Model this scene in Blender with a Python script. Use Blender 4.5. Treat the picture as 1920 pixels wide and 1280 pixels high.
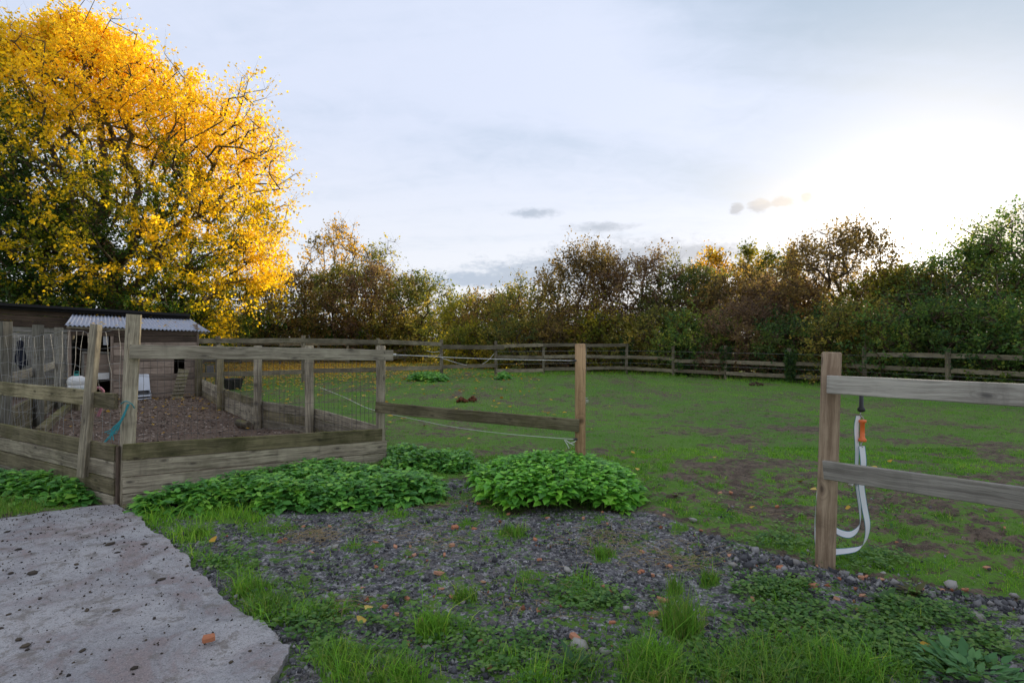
import bpy, math, random
import numpy as np
from mathutils import Vector, Matrix

random.seed(7)
RNG = np.random.default_rng(11)
SC = bpy.context.scene
COL = SC.collection
for o in list(bpy.data.objects):
    bpy.data.objects.remove(o)

# ------------------------------------------------------------------ camera
F, CAMH, HOR = 1060.0, 1.4, 632.0          # focal length in photo pixels, eye height, horizon row
cam = bpy.data.cameras.new("camera")
cam.sensor_width = 36.0
cam.lens = 36.0 * F / 1920.0
cam.shift_y = -(640.0 - HOR) / 1920.0
cam.clip_start, cam.clip_end = 0.05, 3000.0
cam_o = bpy.data.objects.new("camera", cam)
cam_o.location = (0, 0, CAMH)
cam_o.rotation_euler = (math.radians(90), 0, 0)
COL.objects.link(cam_o)
SC.camera = cam_o

# ------------------------------------------------------------------ sky and sun
SUN_AZ, SUN_EL = math.radians(34.9), math.radians(8.2)     # clockwise from +Y, above the horizon
SUN_DIR = Vector((math.sin(SUN_AZ) * math.cos(SUN_EL), math.cos(SUN_AZ) * math.cos(SUN_EL), math.sin(SUN_EL)))
world = bpy.data.worlds.new("World")
SC.world = world
world.use_nodes = True
SKY_STRENGTH, VEIL = 0.10, 0.85


class NT:
    """small node-tree writer"""
    def __init__(self, tree):
        self.t = tree
        tree.nodes.clear()

    def n(self, typ, **kw):
        nd = self.t.nodes.new(typ)
        ins = kw.pop('ins', {})
        for k, v in kw.items():
            setattr(nd, k, v)
        for k, v in ins.items():
            s = nd.inputs[k]
            if isinstance(v, bpy.types.NodeSocket):
                self.t.links.new(v, s)
            else:
                s.default_value = v
        return nd

    def math(self, op, a, b=0.0, c=None, clamp=False):
        ins = {0: a, 1: b}
        if c is not None:
            ins[2] = c
        return self.n('ShaderNodeMath', operation=op, use_clamp=clamp, ins=ins).outputs[0]

    def mix(self, f, a, b, blend='MIX'):
        nd = self.t.nodes.new('ShaderNodeMix')
        nd.data_type = 'RGBA'
        nd.blend_type = blend
        for idx, v in ((0, f), (6, a), (7, b)):
            if isinstance(v, bpy.types.NodeSocket):
                self.t.links.new(v, nd.inputs[idx])
            else:
                if idx and len(v) == 3:
                    v = (*v, 1)
                nd.inputs[idx].default_value = v
        return nd.outputs[2]

    def ramp(self, f, stops, interp='LINEAR'):
        nd = self.n('ShaderNodeValToRGB', ins={0: f})
        cr = nd.color_ramp
        cr.interpolation = interp
        while len(cr.elements) < len(stops):
            cr.elements.new(0.5)
        for e, (p, c) in zip(cr.elements, stops):
            e.position = p
            e.color = (c, c, c, 1) if not hasattr(c, '__len__') else (*c, 1)
        return nd.outputs[0]

    def smooth(self, x, a, b, lo=0.0, hi=1.0):
        return self.n('ShaderNodeMapRange', interpolation_type='SMOOTHSTEP', ins={0: x, 1: a, 2: b, 3: lo, 4: hi}).outputs[0]

    def noise(self, vec, scale, detail=4, rough=0.55, dist=0.0, out=0):
        return self.n('ShaderNodeTexNoise', ins={'Vector': vec, 'Scale': scale, 'Detail': detail, 'Roughness': rough, 'Distortion': dist}).outputs[out]


def build_sky():
    w = NT(world.node_tree)
    sky = w.n('ShaderNodeTexSky', sky_type='NISHITA', sun_disc=False, sun_elevation=SUN_EL, sun_rotation=SUN_AZ,
              air_density=1.0, dust_density=1.6, ozone_density=1.2)
    d = w.n('ShaderNodeTexCoord').outputs['Generated']
    sep = w.n('ShaderNodeSeparateXYZ', ins={0: d})
    x, y, z = sep.outputs
    zz = w.math('MAXIMUM', z, 0.0)
    dot = w.n('ShaderNodeVectorMath', operation='DOT_PRODUCT', ins={0: d, 1: SUN_DIR}).outputs['Value']
    dot = w.math('MAXIMUM', dot, 0.0)
    # sheet of high thin cloud: direction projected on a layer overhead, streaks run left-low to right-high
    k = w.math('DIVIDE', 1.0, w.math('ADD', zz, 0.12))
    px = w.math('MULTIPLY', x, k)
    py = w.math('MULTIPLY', y, k)
    pv = w.n('ShaderNodeCombineXYZ', ins={0: px, 1: py, 2: 0.0}).outputs[0]
    st = w.n('ShaderNodeMapping', ins={'Vector': pv, 'Location': (3.1, 1.7, 0), 'Rotation': (0, 0, math.radians(-62)), 'Scale': (0.30, 0.95, 1)}).outputs[0]
    streak = w.noise(st, 1.3, 7, 0.55, 0.6)
    fine = w.noise(pv, 7.0, 5, 0.6, 0.8)
    veil = w.math('ADD', w.math('MULTIPLY', streak, 0.85), w.math('MULTIPLY', fine, 0.16))
    hx = w.n('ShaderNodeVectorMath', operation='DOT_PRODUCT', ins={0: d, 1: Vector((.70, .62, .50)).normalized()}).outputs['Value']
    veil = w.math('SUBTRACT', veil, w.smooth(hx, 0.80, 1.0, 0.0, 0.34))
    veil = w.smooth(veil, 0.04, 0.54)
    # light scattered forward through the thin cloud round the sun
    g1 = w.math('POWER', dot, 6.0)
    g2 = w.math('POWER', dot, 80.0)
    g3 = w.math('POWER', dot, 600.0)
    glow = w.math('ADD', w.math('MULTIPLY', g1, 0.05), w.math('ADD', w.math('MULTIPLY', g2, 0.15), w.math('MULTIPLY', g3, 2.4)))
    low = w.smooth(zz, 0.0, 0.40, 1.0, 0.0)
    base = w.mix(low, (0.600, 0.655, 0.800), (0.74, 0.755, 0.79))
    vcol = w.mix(veil, (0.33, 0.44, 0.58), base)
    hot = w.n('ShaderNodeVectorMath', operation='SCALE', ins={0: (1.0, 0.98, 0.94), 'Scale': glow}).outputs[0]
    vcol = w.n('ShaderNodeVectorMath', operation='ADD', ins={0: vcol, 1: hot}).outputs[0]
    # low cumulus bank and four small puffs, in azimuth / elevation
    az = w.math('ARCTAN2', x, y)
    el = w.math('ARCSINE', z)
    ae = w.n('ShaderNodeCombineXYZ', ins={0: az, 1: w.math('MULTIPLY', el, 2.2), 2: 0.0}).outputs[0]
    wob = w.math('ADD', w.math('MULTIPLY', w.noise(ae, 22.0, 6, 0.6), 0.6), w.math('MULTIPLY', w.noise(ae, 75.0, 5, 0.6), 0.4))
    total = None

    def puff(cx, cy, rx, ry, soft=0.5):
        X, Z = (cx - 960) / F, (HOR - cy) / F
        a0 = math.atan2(X, 1)
        e0 = math.atan2(Z, math.hypot(X, 1))
        ra, re = rx / F * math.cos(a0) ** 2, ry / F * math.cos(a0)
        da = w.math('DIVIDE', w.math('SUBTRACT', az, a0), ra)
        de = w.math('DIVIDE', w.math('SUBTRACT', el, e0), re)
        r = w.math('SQRT', w.math('ADD', w.math('MULTIPLY', da, da), w.math('MULTIPLY', de, de)))
        r = w.math('ADD', r, w.math('MULTIPLY', w.math('SUBTRACT', wob, 0.53), 3.2))
        return w.smooth(r, 1.0 - soft, 1.0 + soft * 0.5, 1.0, 0.0)
    for a in ((920, 524, 150, 15, .7), (1060, 510, 180, 28, .7), (1190, 488, 160, 34, .8), (1300, 476, 90, 18, .8), (1125, 426, 55, 8, .9), (1000, 400, 40, 8, .9),
              (1381, 392, 12, 10), (1425, 386, 20, 11), (1466, 378, 20, 10), (1512, 370, 10, 8), (1330, 466, 40, 6, .8)):
        p = puff(*a)
        total = p if total is None else w.math('MAXIMUM', total, p)
    cc = w.mix(w.smooth(dot, 0.75, 0.99), (0.40, 0.465, 0.57), (0.45, 0.48, 0.54))
    vcol = w.mix(w.math('MULTIPLY', total, 0.96), vcol, cc)
    cover = w.smooth(veil, 0.0, 1.0, 0.84, 0.96)
    skyc = w.n('ShaderNodeVectorMath', operation='SCALE', ins={0: sky.outputs[0], 'Scale': SKY_STRENGTH}).outputs[0]
    vc = w.n('ShaderNodeVectorMath', operation='SCALE', ins={0: vcol, 'Scale': VEIL}).outputs[0]
    out = w.mix(cover, skyc, vc)
    bg = w.n('ShaderNodeBackground', ins={'Color': out, 'Strength': 1.0})
    w.n('ShaderNodeOutputWorld', ins={'Surface': bg.outputs[0]})


build_sky()
sun = bpy.data.lights.new("sun", 'SUN')
sun.energy, sun.angle, sun.color = 4.2, math.radians(0.7), (1.0, 0.84, 0.60)
sun_o = bpy.data.objects.new("sun", sun)
sun_o.rotation_euler = SUN_DIR.to_track_quat('Z', 'Y').to_euler()
sun_o.location = (30, 40, 20)
COL.objects.link(sun_o)
SC.view_settings.view_transform = 'Standard'
SC.view_settings.look = 'None'
SC.view_settings.exposure = 0.57
SC.view_settings.gamma = 1.0
SC.view_settings.use_curve_mapping = False
SC.render.engine = 'CYCLES'
SC.cycles.use_denoising = True
SC.cycles.use_adaptive_sampling = True
SC.cycles.adaptive_threshold = 0.02
SC.cycles.max_bounces = 8
SC.cycles.diffuse_bounces = 4
SC.cycles.transparent_max_bounces = 8

# ------------------------------------------------------------------ coordinates


def G(px, py, z=0.0):
    """point of height z seen at a photo pixel below the horizon"""
    Y = F * (CAMH - z) / (py - HOR)
    return Vector(((px - 960) * Y / F, Y, z))


def V(px, py, Y):
    """point at depth Y seen at a photo pixel"""
    return Vector(((px - 960) * Y / F, Y, CAMH - (py - HOR) * Y / F))


def hash2(ix, iy, s):
    h = (ix.astype(np.int64) * 374761393 + iy.astype(np.int64) * 668265263 + s * 1442695041) & 0x7fffffff
    h = ((h ^ (h >> 13)) * 1274126177) & 0x7fffffff
    return ((h ^ (h >> 16)) & 0xffff) / 65535.0


def vnoise(x, y, s=0):
    x = np.asarray(x, float)
    y = np.asarray(y, float)
    ix, iy = np.floor(x), np.floor(y)
    fx, fy = x - ix, y - iy
    fx, fy = fx * fx * (3 - 2 * fx), fy * fy * (3 - 2 * fy)
    a, b = hash2(ix, iy, s), hash2(ix + 1, iy, s)
    c, d = hash2(ix, iy + 1, s), hash2(ix + 1, iy + 1, s)
    return (a + (b - a) * fx) * (1 - fy) + (c + (d - c) * fx) * fy


def fbm(x, y, s=0, o=4):
    t, a, n = 0.0, 1.0, 0.0
    for i in range(o):
        t = t + a * vnoise(x * 2 ** i, y * 2 ** i, s + i * 17)
        n += a
        a *= 0.5
    return t / n


def sstep(x, a, b):
    t = np.clip((x - a) / (b - a), 0, 1)
    return t * t * (3 - 2 * t)


def poly_sd(x, y, pts):
    """signed distance to a polygon, positive inside"""
    x, y = np.asarray(x, float), np.asarray(y, float)
    d = np.full(x.shape, 1e9)
    ins = np.zeros(x.shape, bool)
    n = len(pts)
    for i in range(n):
        ax, ay = pts[i][:2]
        bx, by = pts[(i + 1) % n][:2]
        ex, ey = bx - ax, by - ay
        t = np.clip(((x - ax) * ex + (y - ay) * ey) / (ex * ex + ey * ey + 1e-12), 0, 1)
        d = np.minimum(d, np.hypot(x - ax - ex * t, y - ay - ey * t))
        cr = ((ay > y) != (by > y)) & (x < (bx - ax) * (y - ay) / (by - ay + 1e-12) + ax)
        ins ^= cr
    return np.where(ins, d, -d)


# ------------------------------------------------------------------ materials
MAT = {}


def material(name):
    m = bpy.data.materials.new(name)
    m.use_nodes = True
    MAT[name] = m
    return m, NT(m.node_tree)


def finish(w, color, rough=0.8, bump=None, bstr=0.4, bdist=0.01, spec=0.3, metal=0.0):
    p = w.n('ShaderNodeBsdfPrincipled', ins={'Base Color': color if isinstance(color, bpy.types.NodeSocket) else (*color, 1),
                                             'Roughness': rough, 'Specular IOR Level': spec, 'Metallic': metal})
    if bump is not None:
        b = w.n('ShaderNodeBump', ins={'Strength': bstr, 'Distance': bdist, 'Height': bump})
        w.t.links.new(b.outputs[0], p.inputs['Normal'])
    w.n('ShaderNodeOutputMaterial', ins={'Surface': p.outputs[0]})


def wood(name, dark, light, algae=0.3, wet=(0.09, 0.085, 0.035), grain=1.0, knots=True, stain=0.35):
    m, w = material(name)
    oc = w.n('ShaderNodeTexCoord').outputs['Object']
    rnd = w.n('ShaderNodeObjectInfo').outputs['Random']
    off = w.n('ShaderNodeCombineXYZ', ins={0: w.math('MULTIPLY', rnd, 37.0), 1: w.math('MULTIPLY', rnd, 11.0), 2: w.math('MULTIPLY', rnd, 5.0)}).outputs[0]
    v = w.n('ShaderNodeVectorMath', operation='ADD', ins={0: oc, 1: off}).outputs[0]
    warp = w.noise(v, 2.5, 3, out=1)
    wv = w.n('ShaderNodeVectorMath', operation='MULTIPLY_ADD', ins={0: warp, 1: (0.0, 0.05, 0.05), 2: v}).outputs[0]
    gv = w.n('ShaderNodeMapping', ins={'Vector': wv, 'Scale': (1.3, 34, 34)}).outputs[0]
    gr = w.noise(gv, 1.6 * grain, 7, 0.62, 0.4)
    fine = w.noise(w.n('ShaderNodeMapping', ins={'Vector': wv, 'Scale': (5, 190, 190)}).outputs[0], 1.0, 3, 0.6)
    big = w.noise(v, 2.2, 4, 0.6)
    t = w.math('ADD', w.math('MULTIPLY', gr, 0.62), w.math('ADD', w.math('MULTIPLY', fine, 0.2), w.math('MULTIPLY', big, 0.4)))
    c = w.mix(w.smooth(t, 0.45, 0.78), dark, light)
    tone = w.math('MULTIPLY_ADD', rnd, 0.55, 0.68)
    c = w.mix(1.0, c, w.n('ShaderNodeCombineXYZ', ins={0: tone, 1: tone, 2: w.math('MULTIPLY', tone, 0.90)}).outputs[0], 'MULTIPLY')
    if knots:
        kx = w.n('ShaderNodeSeparateXYZ', ins={0: wv}).outputs
        kv = w.n('ShaderNodeCombineXYZ', ins={0: w.math('MULTIPLY', kx[0], 3.6), 1: w.math('MULTIPLY', kx[2], 9.0), 2: 0.0}).outputs[0]
        vn = w.n('ShaderNodeTexVoronoi', voronoi_dimensions='2D', ins={'Vector': kv, 'Scale': 1.0, 'Randomness': 1.0})
        pick = w.smooth(w.n('ShaderNodeSeparateColor', ins={0: vn.outputs['Color']}).outputs[0], 0.55, 0.60, 0.6, 0.0)
        vo = w.math('ADD', vn.outputs['Distance'], pick)
        c = w.mix(w.smooth(vo, 0.04, 0.15, 0.8, 0.0), c, tuple(q * 0.45 for q in dark))
        ring = w.math('SINE', w.math('MULTIPLY', vo, 60.0))
        c = w.mix(w.math('MULTIPLY', w.smooth(vo, 0.15, 0.4, 0.28, 0.0), w.smooth(ring, -0.2, 0.8)), c, tuple(q * 0.7 for q in dark))
    # rain streaks and dark weathering with their own shapes, and green algae
    st = w.noise(w.n('ShaderNodeMapping', ins={'Vector': v, 'Scale': (9, 9, 1.2)}).outputs[0], 1.0, 5, 0.65)
    c = w.mix(w.smooth(st, 0.52, 0.75, 0.0, stain), c, tuple(q * 0.5 for q in dark))
    al = w.noise(v, 3.1, 6, 0.65)
    c = w.mix(w.smooth(al, 0.62 - 0.3 * algae, 0.85 - 0.2 * algae, 0.0, min(1.0, algae * 1.6)), c, wet)
    cr = w.noise(w.n('ShaderNodeMapping', ins={'Vector': wv, 'Scale': (0.8, 60, 60)}).outputs[0], 1.0, 2, 0.5)
    c = w.mix(w.smooth(cr, 0.66, 0.74, 0.0, 0.65), c, tuple(q * 0.35 for q in dark))
    nz = w.n('ShaderNodeSeparateXYZ', ins={0: w.n('ShaderNodeNewGeometry').outputs['Normal']}).outputs[2]
    top = w.math('MULTIPLY', w.smooth(nz, 0.45, 0.8), w.smooth(al, 0.42, 0.60, 0.0, min(0.9, 0.25 + algae)))
    c = w.mix(top, c, (0.13, 0.125, 0.035))
    h = w.math('ADD', gr, w.math('SUBTRACT', w.math('MULTIPLY', fine, 0.6), w.smooth(cr, 0.64, 0.74, 0.0, 1.2)))
    finish(w, c, 0.85, h, 0.55, 0.006, 0.2)
    return m


wood('fence_wood', (0.155, 0.13, 0.10), (0.47, 0.41, 0.325), 0.22)
wood('mossy_wood', (0.10, 0.082, 0.052), (0.33, 0.28, 0.185), 0.5, (0.085, 0.078, 0.03))
wood('dark_mossy_wood', (0.065, 0.055, 0.034), (0.21, 0.18, 0.105), 0.65, (0.06, 0.058, 0.022))
wood('grey_post_wood', (0.12, 0.11, 0.095), (0.30, 0.28, 0.245), 0.15)
wood('pale_wood', (0.20, 0.17, 0.135), (0.52, 0.46, 0.38), 0.10)
wood('fresh_post_wood', (0.21, 0.125, 0.07), (0.44, 0.29, 0.17), 0.08, (0.10, 0.085, 0.05), 0.55)
wood('brown_post_wood', (0.16, 0.108, 0.075), (0.39, 0.295, 0.22), 0.08, (0.11, 0.09, 0.07), 0.5)
wood('grey_rail_wood', (0.20, 0.18, 0.168), (0.44, 0.41, 0.385), 0.08, (0.12, 0.11, 0.08), 0.8)
wood('far_fence_wood', (0.11, 0.092, 0.068), (0.31, 0.265, 0.20), 0.4, (0.085, 0.085, 0.04))
wood('cladding_brown', (0.165, 0.125, 0.105), (0.34, 0.265, 0.225), 0.05, (0.12, 0.10, 0.08), 1.0, False)
wood('cladding_grey', (0.15, 0.14, 0.13), (0.34, 0.32, 0.30), 0.05, (0.12, 0.12, 0.10), 1.0, False)
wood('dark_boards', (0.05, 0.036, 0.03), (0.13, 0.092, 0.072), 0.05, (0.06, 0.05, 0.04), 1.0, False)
wood('trunk_bark', (0.045, 0.036, 0.026), (0.16, 0.13, 0.10), 0.35, (0.07, 0.08, 0.03), 0.5, False)
wood('twig_bark', (0.07, 0.045, 0.032), (0.19, 0.13, 0.095), 0.0, (0.06, 0.05, 0.03), 0.5, False)


def plain(name, col, rough=0.5, var=0.25, scale=14, spec=0.4, metal=0.0, dirt=None):
    m, w = material(name)
    oc = w.n('ShaderNodeTexCoord').outputs['Object']
    nz = w.noise(oc, scale, 5, 0.6)
    c = w.mix(nz, tuple(q * (1 - var) for q in col), tuple(min(1, q * (1 + var)) for q in col))
    if dirt:
        c = w.mix(w.smooth(w.noise(oc, scale * 0.4, 5, 0.7), 0.45, 0.75, 0, 0.6), c, dirt)
    finish(w, c, rough, nz, 0.15, 0.003, spec, metal)
    return m


plain('galvanised_wire', (0.30, 0.30, 0.29), 0.5, 0.2, 60, 0.5, 0.4)
plain('rusty_wire', (0.10, 0.085, 0.075), 0.6, 0.3, 60)
plain('white_cord', (0.62, 0.61, 0.57), 0.7, 0.15, 40)
plain('white_plastic', (0.66, 0.66, 0.63), 0.4, 0.08, 6, 0.5, 0.0, (0.35, 0.32, 0.26))
plain('white_metal', (0.62, 0.65, 0.69), 0.35, 0.08, 8, 0.5, 0.0, (0.42, 0.42, 0.40))
plain('tray_grey', (0.14, 0.14, 0.145), 0.5, 0.2)
plain('teal_plastic', (0.02, 0.22, 0.19), 0.45, 0.2)
plain('teal_twine', (0.035, 0.24, 0.26), 0.8, 0.35, 60)
plain('pink_rope', (0.50, 0.22, 0.27), 0.85, 0.3, 60)
plain('orange_plastic', (0.80, 0.17, 0.035), 0.4, 0.1, 20, 0.5)
plain('black_plastic', (0.02, 0.02, 0.022), 0.45, 0.3, 20, 0.5)
plain('black_rubber', (0.018, 0.02, 0.025), 0.6, 0.4, 10, 0.4, 0.0, (0.06, 0.055, 0.05))
plain('steel', (0.45, 0.45, 0.45), 0.35, 0.1, 20, 0.5, 0.9)
plain('green_metal', (0.03, 0.14, 0.085), 0.5, 0.3, 10)
plain('grey_panel', (0.30, 0.30, 0.30), 0.6, 0.2, 10)
plain('navy_cloth', (0.012, 0.014, 0.024), 0.95, 0.5, 8)
plain('roof_felt', (0.022, 0.021, 0.021), 0.9, 0.4, 25, 0.2)
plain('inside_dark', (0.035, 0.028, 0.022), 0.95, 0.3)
plain('straw', (0.36, 0.27, 0.13), 0.9, 0.3, 30)
plain('dung', (0.075, 0.048, 0.03), 0.95, 0.5, 40, 0.2)
plain('rust_dung', (0.12, 0.045, 0.022), 0.95, 0.5, 40, 0.2)


def corrugated():
    m, w = material('fibre_cement_roof')
    oc = w.n('ShaderNodeTexCoord').outputs['Object']
    a = w.noise(oc, 5, 6, 0.65)
    b = w.noise(oc, 40, 4, 0.7)
    c = w.mix(a, (0.24, 0.26, 0.30), (0.46, 0.48, 0.54))
    c = w.mix(w.smooth(b, 0.55, 0.8, 0, 0.5), c, (0.20, 0.20, 0.19))
    lich = w.noise(oc, 11, 6, 0.7)
    c = w.mix(w.smooth(lich, 0.6, 0.72, 0, 0.55), c, (0.16, 0.155, 0.12))
    finish(w, c, 0.8, b, 0.2, 0.004, 0.25)


corrugated()


def leafmat(name, trans=0.45, rough=0.55, spec=0.25, gain=1.0):
    """leaves: colour of each leaf comes from the attribute 'tint'; light also passes through them"""
    m, w = material(name)
    a = w.n('ShaderNodeAttribute', attribute_name='tint').outputs['Color']
    p = w.n('ShaderNodeBsdfPrincipled', ins={'Base Color': a, 'Roughness': rough, 'Specular IOR Level': spec})
    tcol = w.mix(1.0, a, (1.5 * gain, 1.45 * gain, 0.9 * gain), 'MULTIPLY')
    t = w.n('ShaderNodeBsdfTranslucent', ins={'Color': tcol})
    mx = w.n('ShaderNodeMixShader', ins={0: trans, 1: p.outputs[0], 2: t.outputs[0]})
    w.n('ShaderNodeOutputMaterial', ins={'Surface': mx.outputs[0]})
    return m


leafmat('leaf', 0.52, gain=1.1)
leafmat('nettle_leaf', 0.30, 0.5, 0.3)
leafmat('grass_blade', 0.35, 0.55, 0.25)


def tintmat(name, rough=0.85, spec=0.25):
    m, w = material(name)
    a = w.n('ShaderNodeAttribute', attribute_name='tint').outputs['Color']
    oc = w.n('ShaderNodeTexCoord').outputs['Object']
    nz = w.noise(oc, 90, 3, 0.6)
    c = w.mix(w.math('MULTIPLY', nz, 0.6), a, (0.03, 0.028, 0.026))
    finish(w, c, rough, nz, 0.3, 0.003, spec)


tintmat('stone_chips')


def piecemat(name, c1, c2):
    m, w = material(name)
    oc = w.n('ShaderNodeTexCoord').outputs['Object']
    rnd = w.n('ShaderNodeObjectInfo').outputs['Random']
    nz = w.noise(oc, 55, 5, 0.7)
    c = w.mix(rnd, c1, c2)
    c = w.mix(w.smooth(nz, 0.42, 0.75, 0, 0.75), c, tuple(0.35 * (p + q) / 2 + 0.03 for p, q in zip(c1, c2)))
    finish(w, c, 0.9, nz, 0.5, 0.006, 0.2)


piecemat('brick_clay', (0.48, 0.18, 0.085), (0.60, 0.31, 0.19))
piecemat('pale_stone', (0.24, 0.225, 0.20), (0.46, 0.43, 0.38))
piecemat('dry_clod', (0.05, 0.04, 0.032), (0.11, 0.085, 0.055))
piecemat('yellow_leaf', (0.52, 0.30, 0.03), (0.62, 0.46, 0.12))


def ground_mat():
    m, w = material('ground_soil')
    co = w.n('ShaderNodeTexCoord').outputs['Object']
    at = w.n('ShaderNodeAttribute', attribute_name='cover')
    sep = w.n('ShaderNodeSeparateColor', ins={0: at.outputs['Color']})
    gr, gv, mud = sep.outputs
    n1 = w.noise(co, 1.1, 5, 0.6)
    n2 = w.noise(co, 7.0, 6, 0.65)
    n3 = w.noise(co, 32.0, 5, 0.7)
    n4 = w.noise(co, 130.0, 3, 0.7)
    # bare soil
    soil = w.mix(w.smooth(n2, 0.3, 0.7), (0.070, 0.049, 0.033), (0.20, 0.148, 0.104))
    soil = w.mix(w.smooth(n3, 0.45, 0.62, 0, 0.8), soil, (0.042, 0.031, 0.022))
    soil = w.mix(w.smooth(n4, 0.54, 0.66, 0, 0.7), soil, (0.24, 0.18, 0.125))
    # crushed dark stone
    vo = w.n('ShaderNodeTexVoronoi', ins={'Vector': co, 'Scale': 75.0})
    vo2 = w.n('ShaderNodeTexVoronoi', ins={'Vector': co, 'Scale': 33.0})
    bw = w.n('ShaderNodeRGBToBW', ins={0: vo.outputs['Color']}).outputs[0]
    bw2 = w.n('ShaderNodeRGBToBW', ins={0: vo2.outputs['Color']}).outputs[0]
    chips = w.ramp(w.math('MULTIPLY', w.math('ADD', bw, bw2), 0.5), [(0.2, (0.035, 0.035, 0.038)), (0.42, (0.11, 0.107, 0.11)), (0.62, (0.21, 0.202, 0.20)), (0.8, (0.45, 0.43, 0.42))])
    dust = w.mix(n1, (0.13, 0.112, 0.097), (0.20, 0.175, 0.152))
    chips = w.mix(w.smooth(n2, 0.30, 0.52, 0.25, 1.0), dust, chips)
    base = w.mix(w.smooth(w.math('ADD', gv, w.math('MULTIPLY', w.math('SUBTRACT', n2, 0.5), 0.7)), 0.35, 0.62), soil, chips)
    # low turf
    turf = w.mix(n3, (0.055, 0.125, 0.018), (0.16, 0.31, 0.038))
    turf = w.mix(w.smooth(n1, 0.35, 0.7, 0, 0.6), turf, (0.12, 0.185, 0.036))
    turf = w.mix(w.smooth(n4, 0.5, 0.8, 0, 0.6), turf, (0.06, 0.06, 0.025))
    turf = w.mix(w.smooth(w.noise(co, 0.35, 3), 0.4, 0.65, 0, 0.5), turf, (0.07, 0.15, 0.03))
    n5 = w.noise(co, 15.0, 4, 0.6)
    gr = w.math('ADD', gr, w.math('MULTIPLY', w.math('SUBTRACT', n5, 0.5), 2.3))
    gm = w.math('ADD', gr, w.math('ADD', w.math('MULTIPLY', w.math('SUBTRACT', n2, 0.5), 0.55), w.math('MULTIPLY', w.math('SUBTRACT', n3, 0.5), 1.5)))
    c = w.mix(w.smooth(gm, 0.34, 0.54), base, turf)
    h = w.math('ADD', w.math('MULTIPLY', n2, 1.2), w.math('ADD', w.math('MULTIPLY', n3, 0.7), w.math('MULTIPLY', w.math('SUBTRACT', 1.0, vo.outputs['Distance']), w.math('MULTIPLY', gv, 0.5))))
    finish(w, c, 0.92, h, 0.85, 0.035, 0.2)


ground_mat()


def concrete_mat():
    m, w = material('concrete')
    co = w.n('ShaderNodeTexCoord').outputs['Object']
    n0 = w.noise(co, 0.7, 5, 0.6, 0.6)
    n1 = w.noise(co, 2.3, 7, 0.68, 0.6)
    n2 = w.noise(co, 8.0, 7, 0.72, 0.3)
    n3 = w.noise(co, 45.0, 5, 0.75)
    n4 = w.noise(co, 170.0, 3, 0.65)
    c = w.mix(w.smooth(n0, 0.38, 0.62), (0.245, 0.235, 0.235), (0.35, 0.30, 0.28))
    c = w.mix(w.smooth(n1, 0.42, 0.62, 0, 0.8), c, (0.40, 0.385, 0.37))
    c = w.mix(w.smooth(n1, 0.49, 0.38, 0, 0.7), c, (0.255, 0.19, 0.172))
    stain = w.math('ADD', n2, w.math('MULTIPLY', n0, 0.35))
    c = w.mix(w.smooth(stain, 0.68, 0.80, 0, 0.75), c, (0.15, 0.125, 0.098))
    c = w.mix(w.smooth(n3, 0.53, 0.64, 0, 0.75), c, (0.15, 0.145, 0.14))
    c = w.mix(w.smooth(n4, 0.54, 0.64, 0, 0.7), c, (0.115, 0.11, 0.105))
    c = w.mix(w.smooth(n4, 0.42, 0.28, 0, 0.6), c, (0.50, 0.49, 0.48))
    h = w.math('ADD', w.math('MULTIPLY', n1, 2.0), w.math('ADD', w.math('MULTIPLY', n3, 0.8), w.math('MULTIPLY', n4, 0.6)))
    finish(w, c, 0.85, h, 0.5, 0.008, 0.3)


concrete_mat()


def mulch_mat():
    m, w = material('pen_mulch')
    co = w.n('ShaderNodeTexCoord').outputs['Object']
    n1 = w.noise(co, 1.2, 5, 0.6)
    n2 = w.noise(co, 26.0, 6, 0.7)
    n3 = w.noise(co, 90.0, 4, 0.7)
    c = w.mix(n2, (0.085, 0.057, 0.040), (0.26, 0.185, 0.13))
    c = w.mix(w.smooth(n3, 0.55, 0.72, 0, 0.8), c, (0.26, 0.20, 0.17))
    c = w.mix(w.smooth(n1, 0.4, 0.7, 0, 0.5), c, (0.085, 0.06, 0.048))
    finish(w, c, 0.95, w.math('ADD', n2, n3), 0.8, 0.03, 0.15)


mulch_mat()


def tape_mat():
    m, w = material('fence_tape')
    a = w.n('ShaderNodeAttribute', attribute_name='across').outputs['Fac']
    e = w.math('ABSOLUTE', w.math('SUBTRACT', a, 0.5))
    c = w.mix(w.smooth(e, 0.40, 0.43), (0.82, 0.83, 0.84), (0.03, 0.20, 0.25))
    wires = w.math('ABSOLUTE', w.math('SINE', w.math('MULTIPLY', a, 22.0)))
    c = w.mix(w.smooth(wires, 0.2, 0.0, 0, 0.5), c, (0.35, 0.35, 0.36))
    finish(w, c, 0.6, wires, 0.2, 0.002, 0.3)


tape_mat()

# ------------------------------------------------------------------ object helpers
WM = {}


def props(o, label=None, cat=None, group=None, kind=None):
    for k, v in (('label', label), ('category', cat), ('group', group), ('kind', kind)):
        if v:
            o[k] = v
    return o


def put(name, me, mat=None, parent=None, M=None):
    """link a mesh as one object; M is its world matrix"""
    M = M or Matrix.Identity(4)
    if mat and not me.materials:
        me.materials.append(MAT[mat])
    o = bpy.data.objects.new(name, me)
    COL.objects.link(o)
    if parent is not None:
        o.parent = parent
        o.matrix_parent_inverse = WM[parent].inverted()
    o.matrix_basis = M
    WM[o] = M.copy()
    return o


def thing(name, label, cat, loc=(0, 0, 0), group=None):
    o = bpy.data.objects.new(name, None)
    o.empty_display_size = 0.1
    COL.objects.link(o)
    M = Matrix.Translation(Vector(loc))
    o.matrix_basis = M
    WM[o] = M
    return props(o, label, cat, group)


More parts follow.
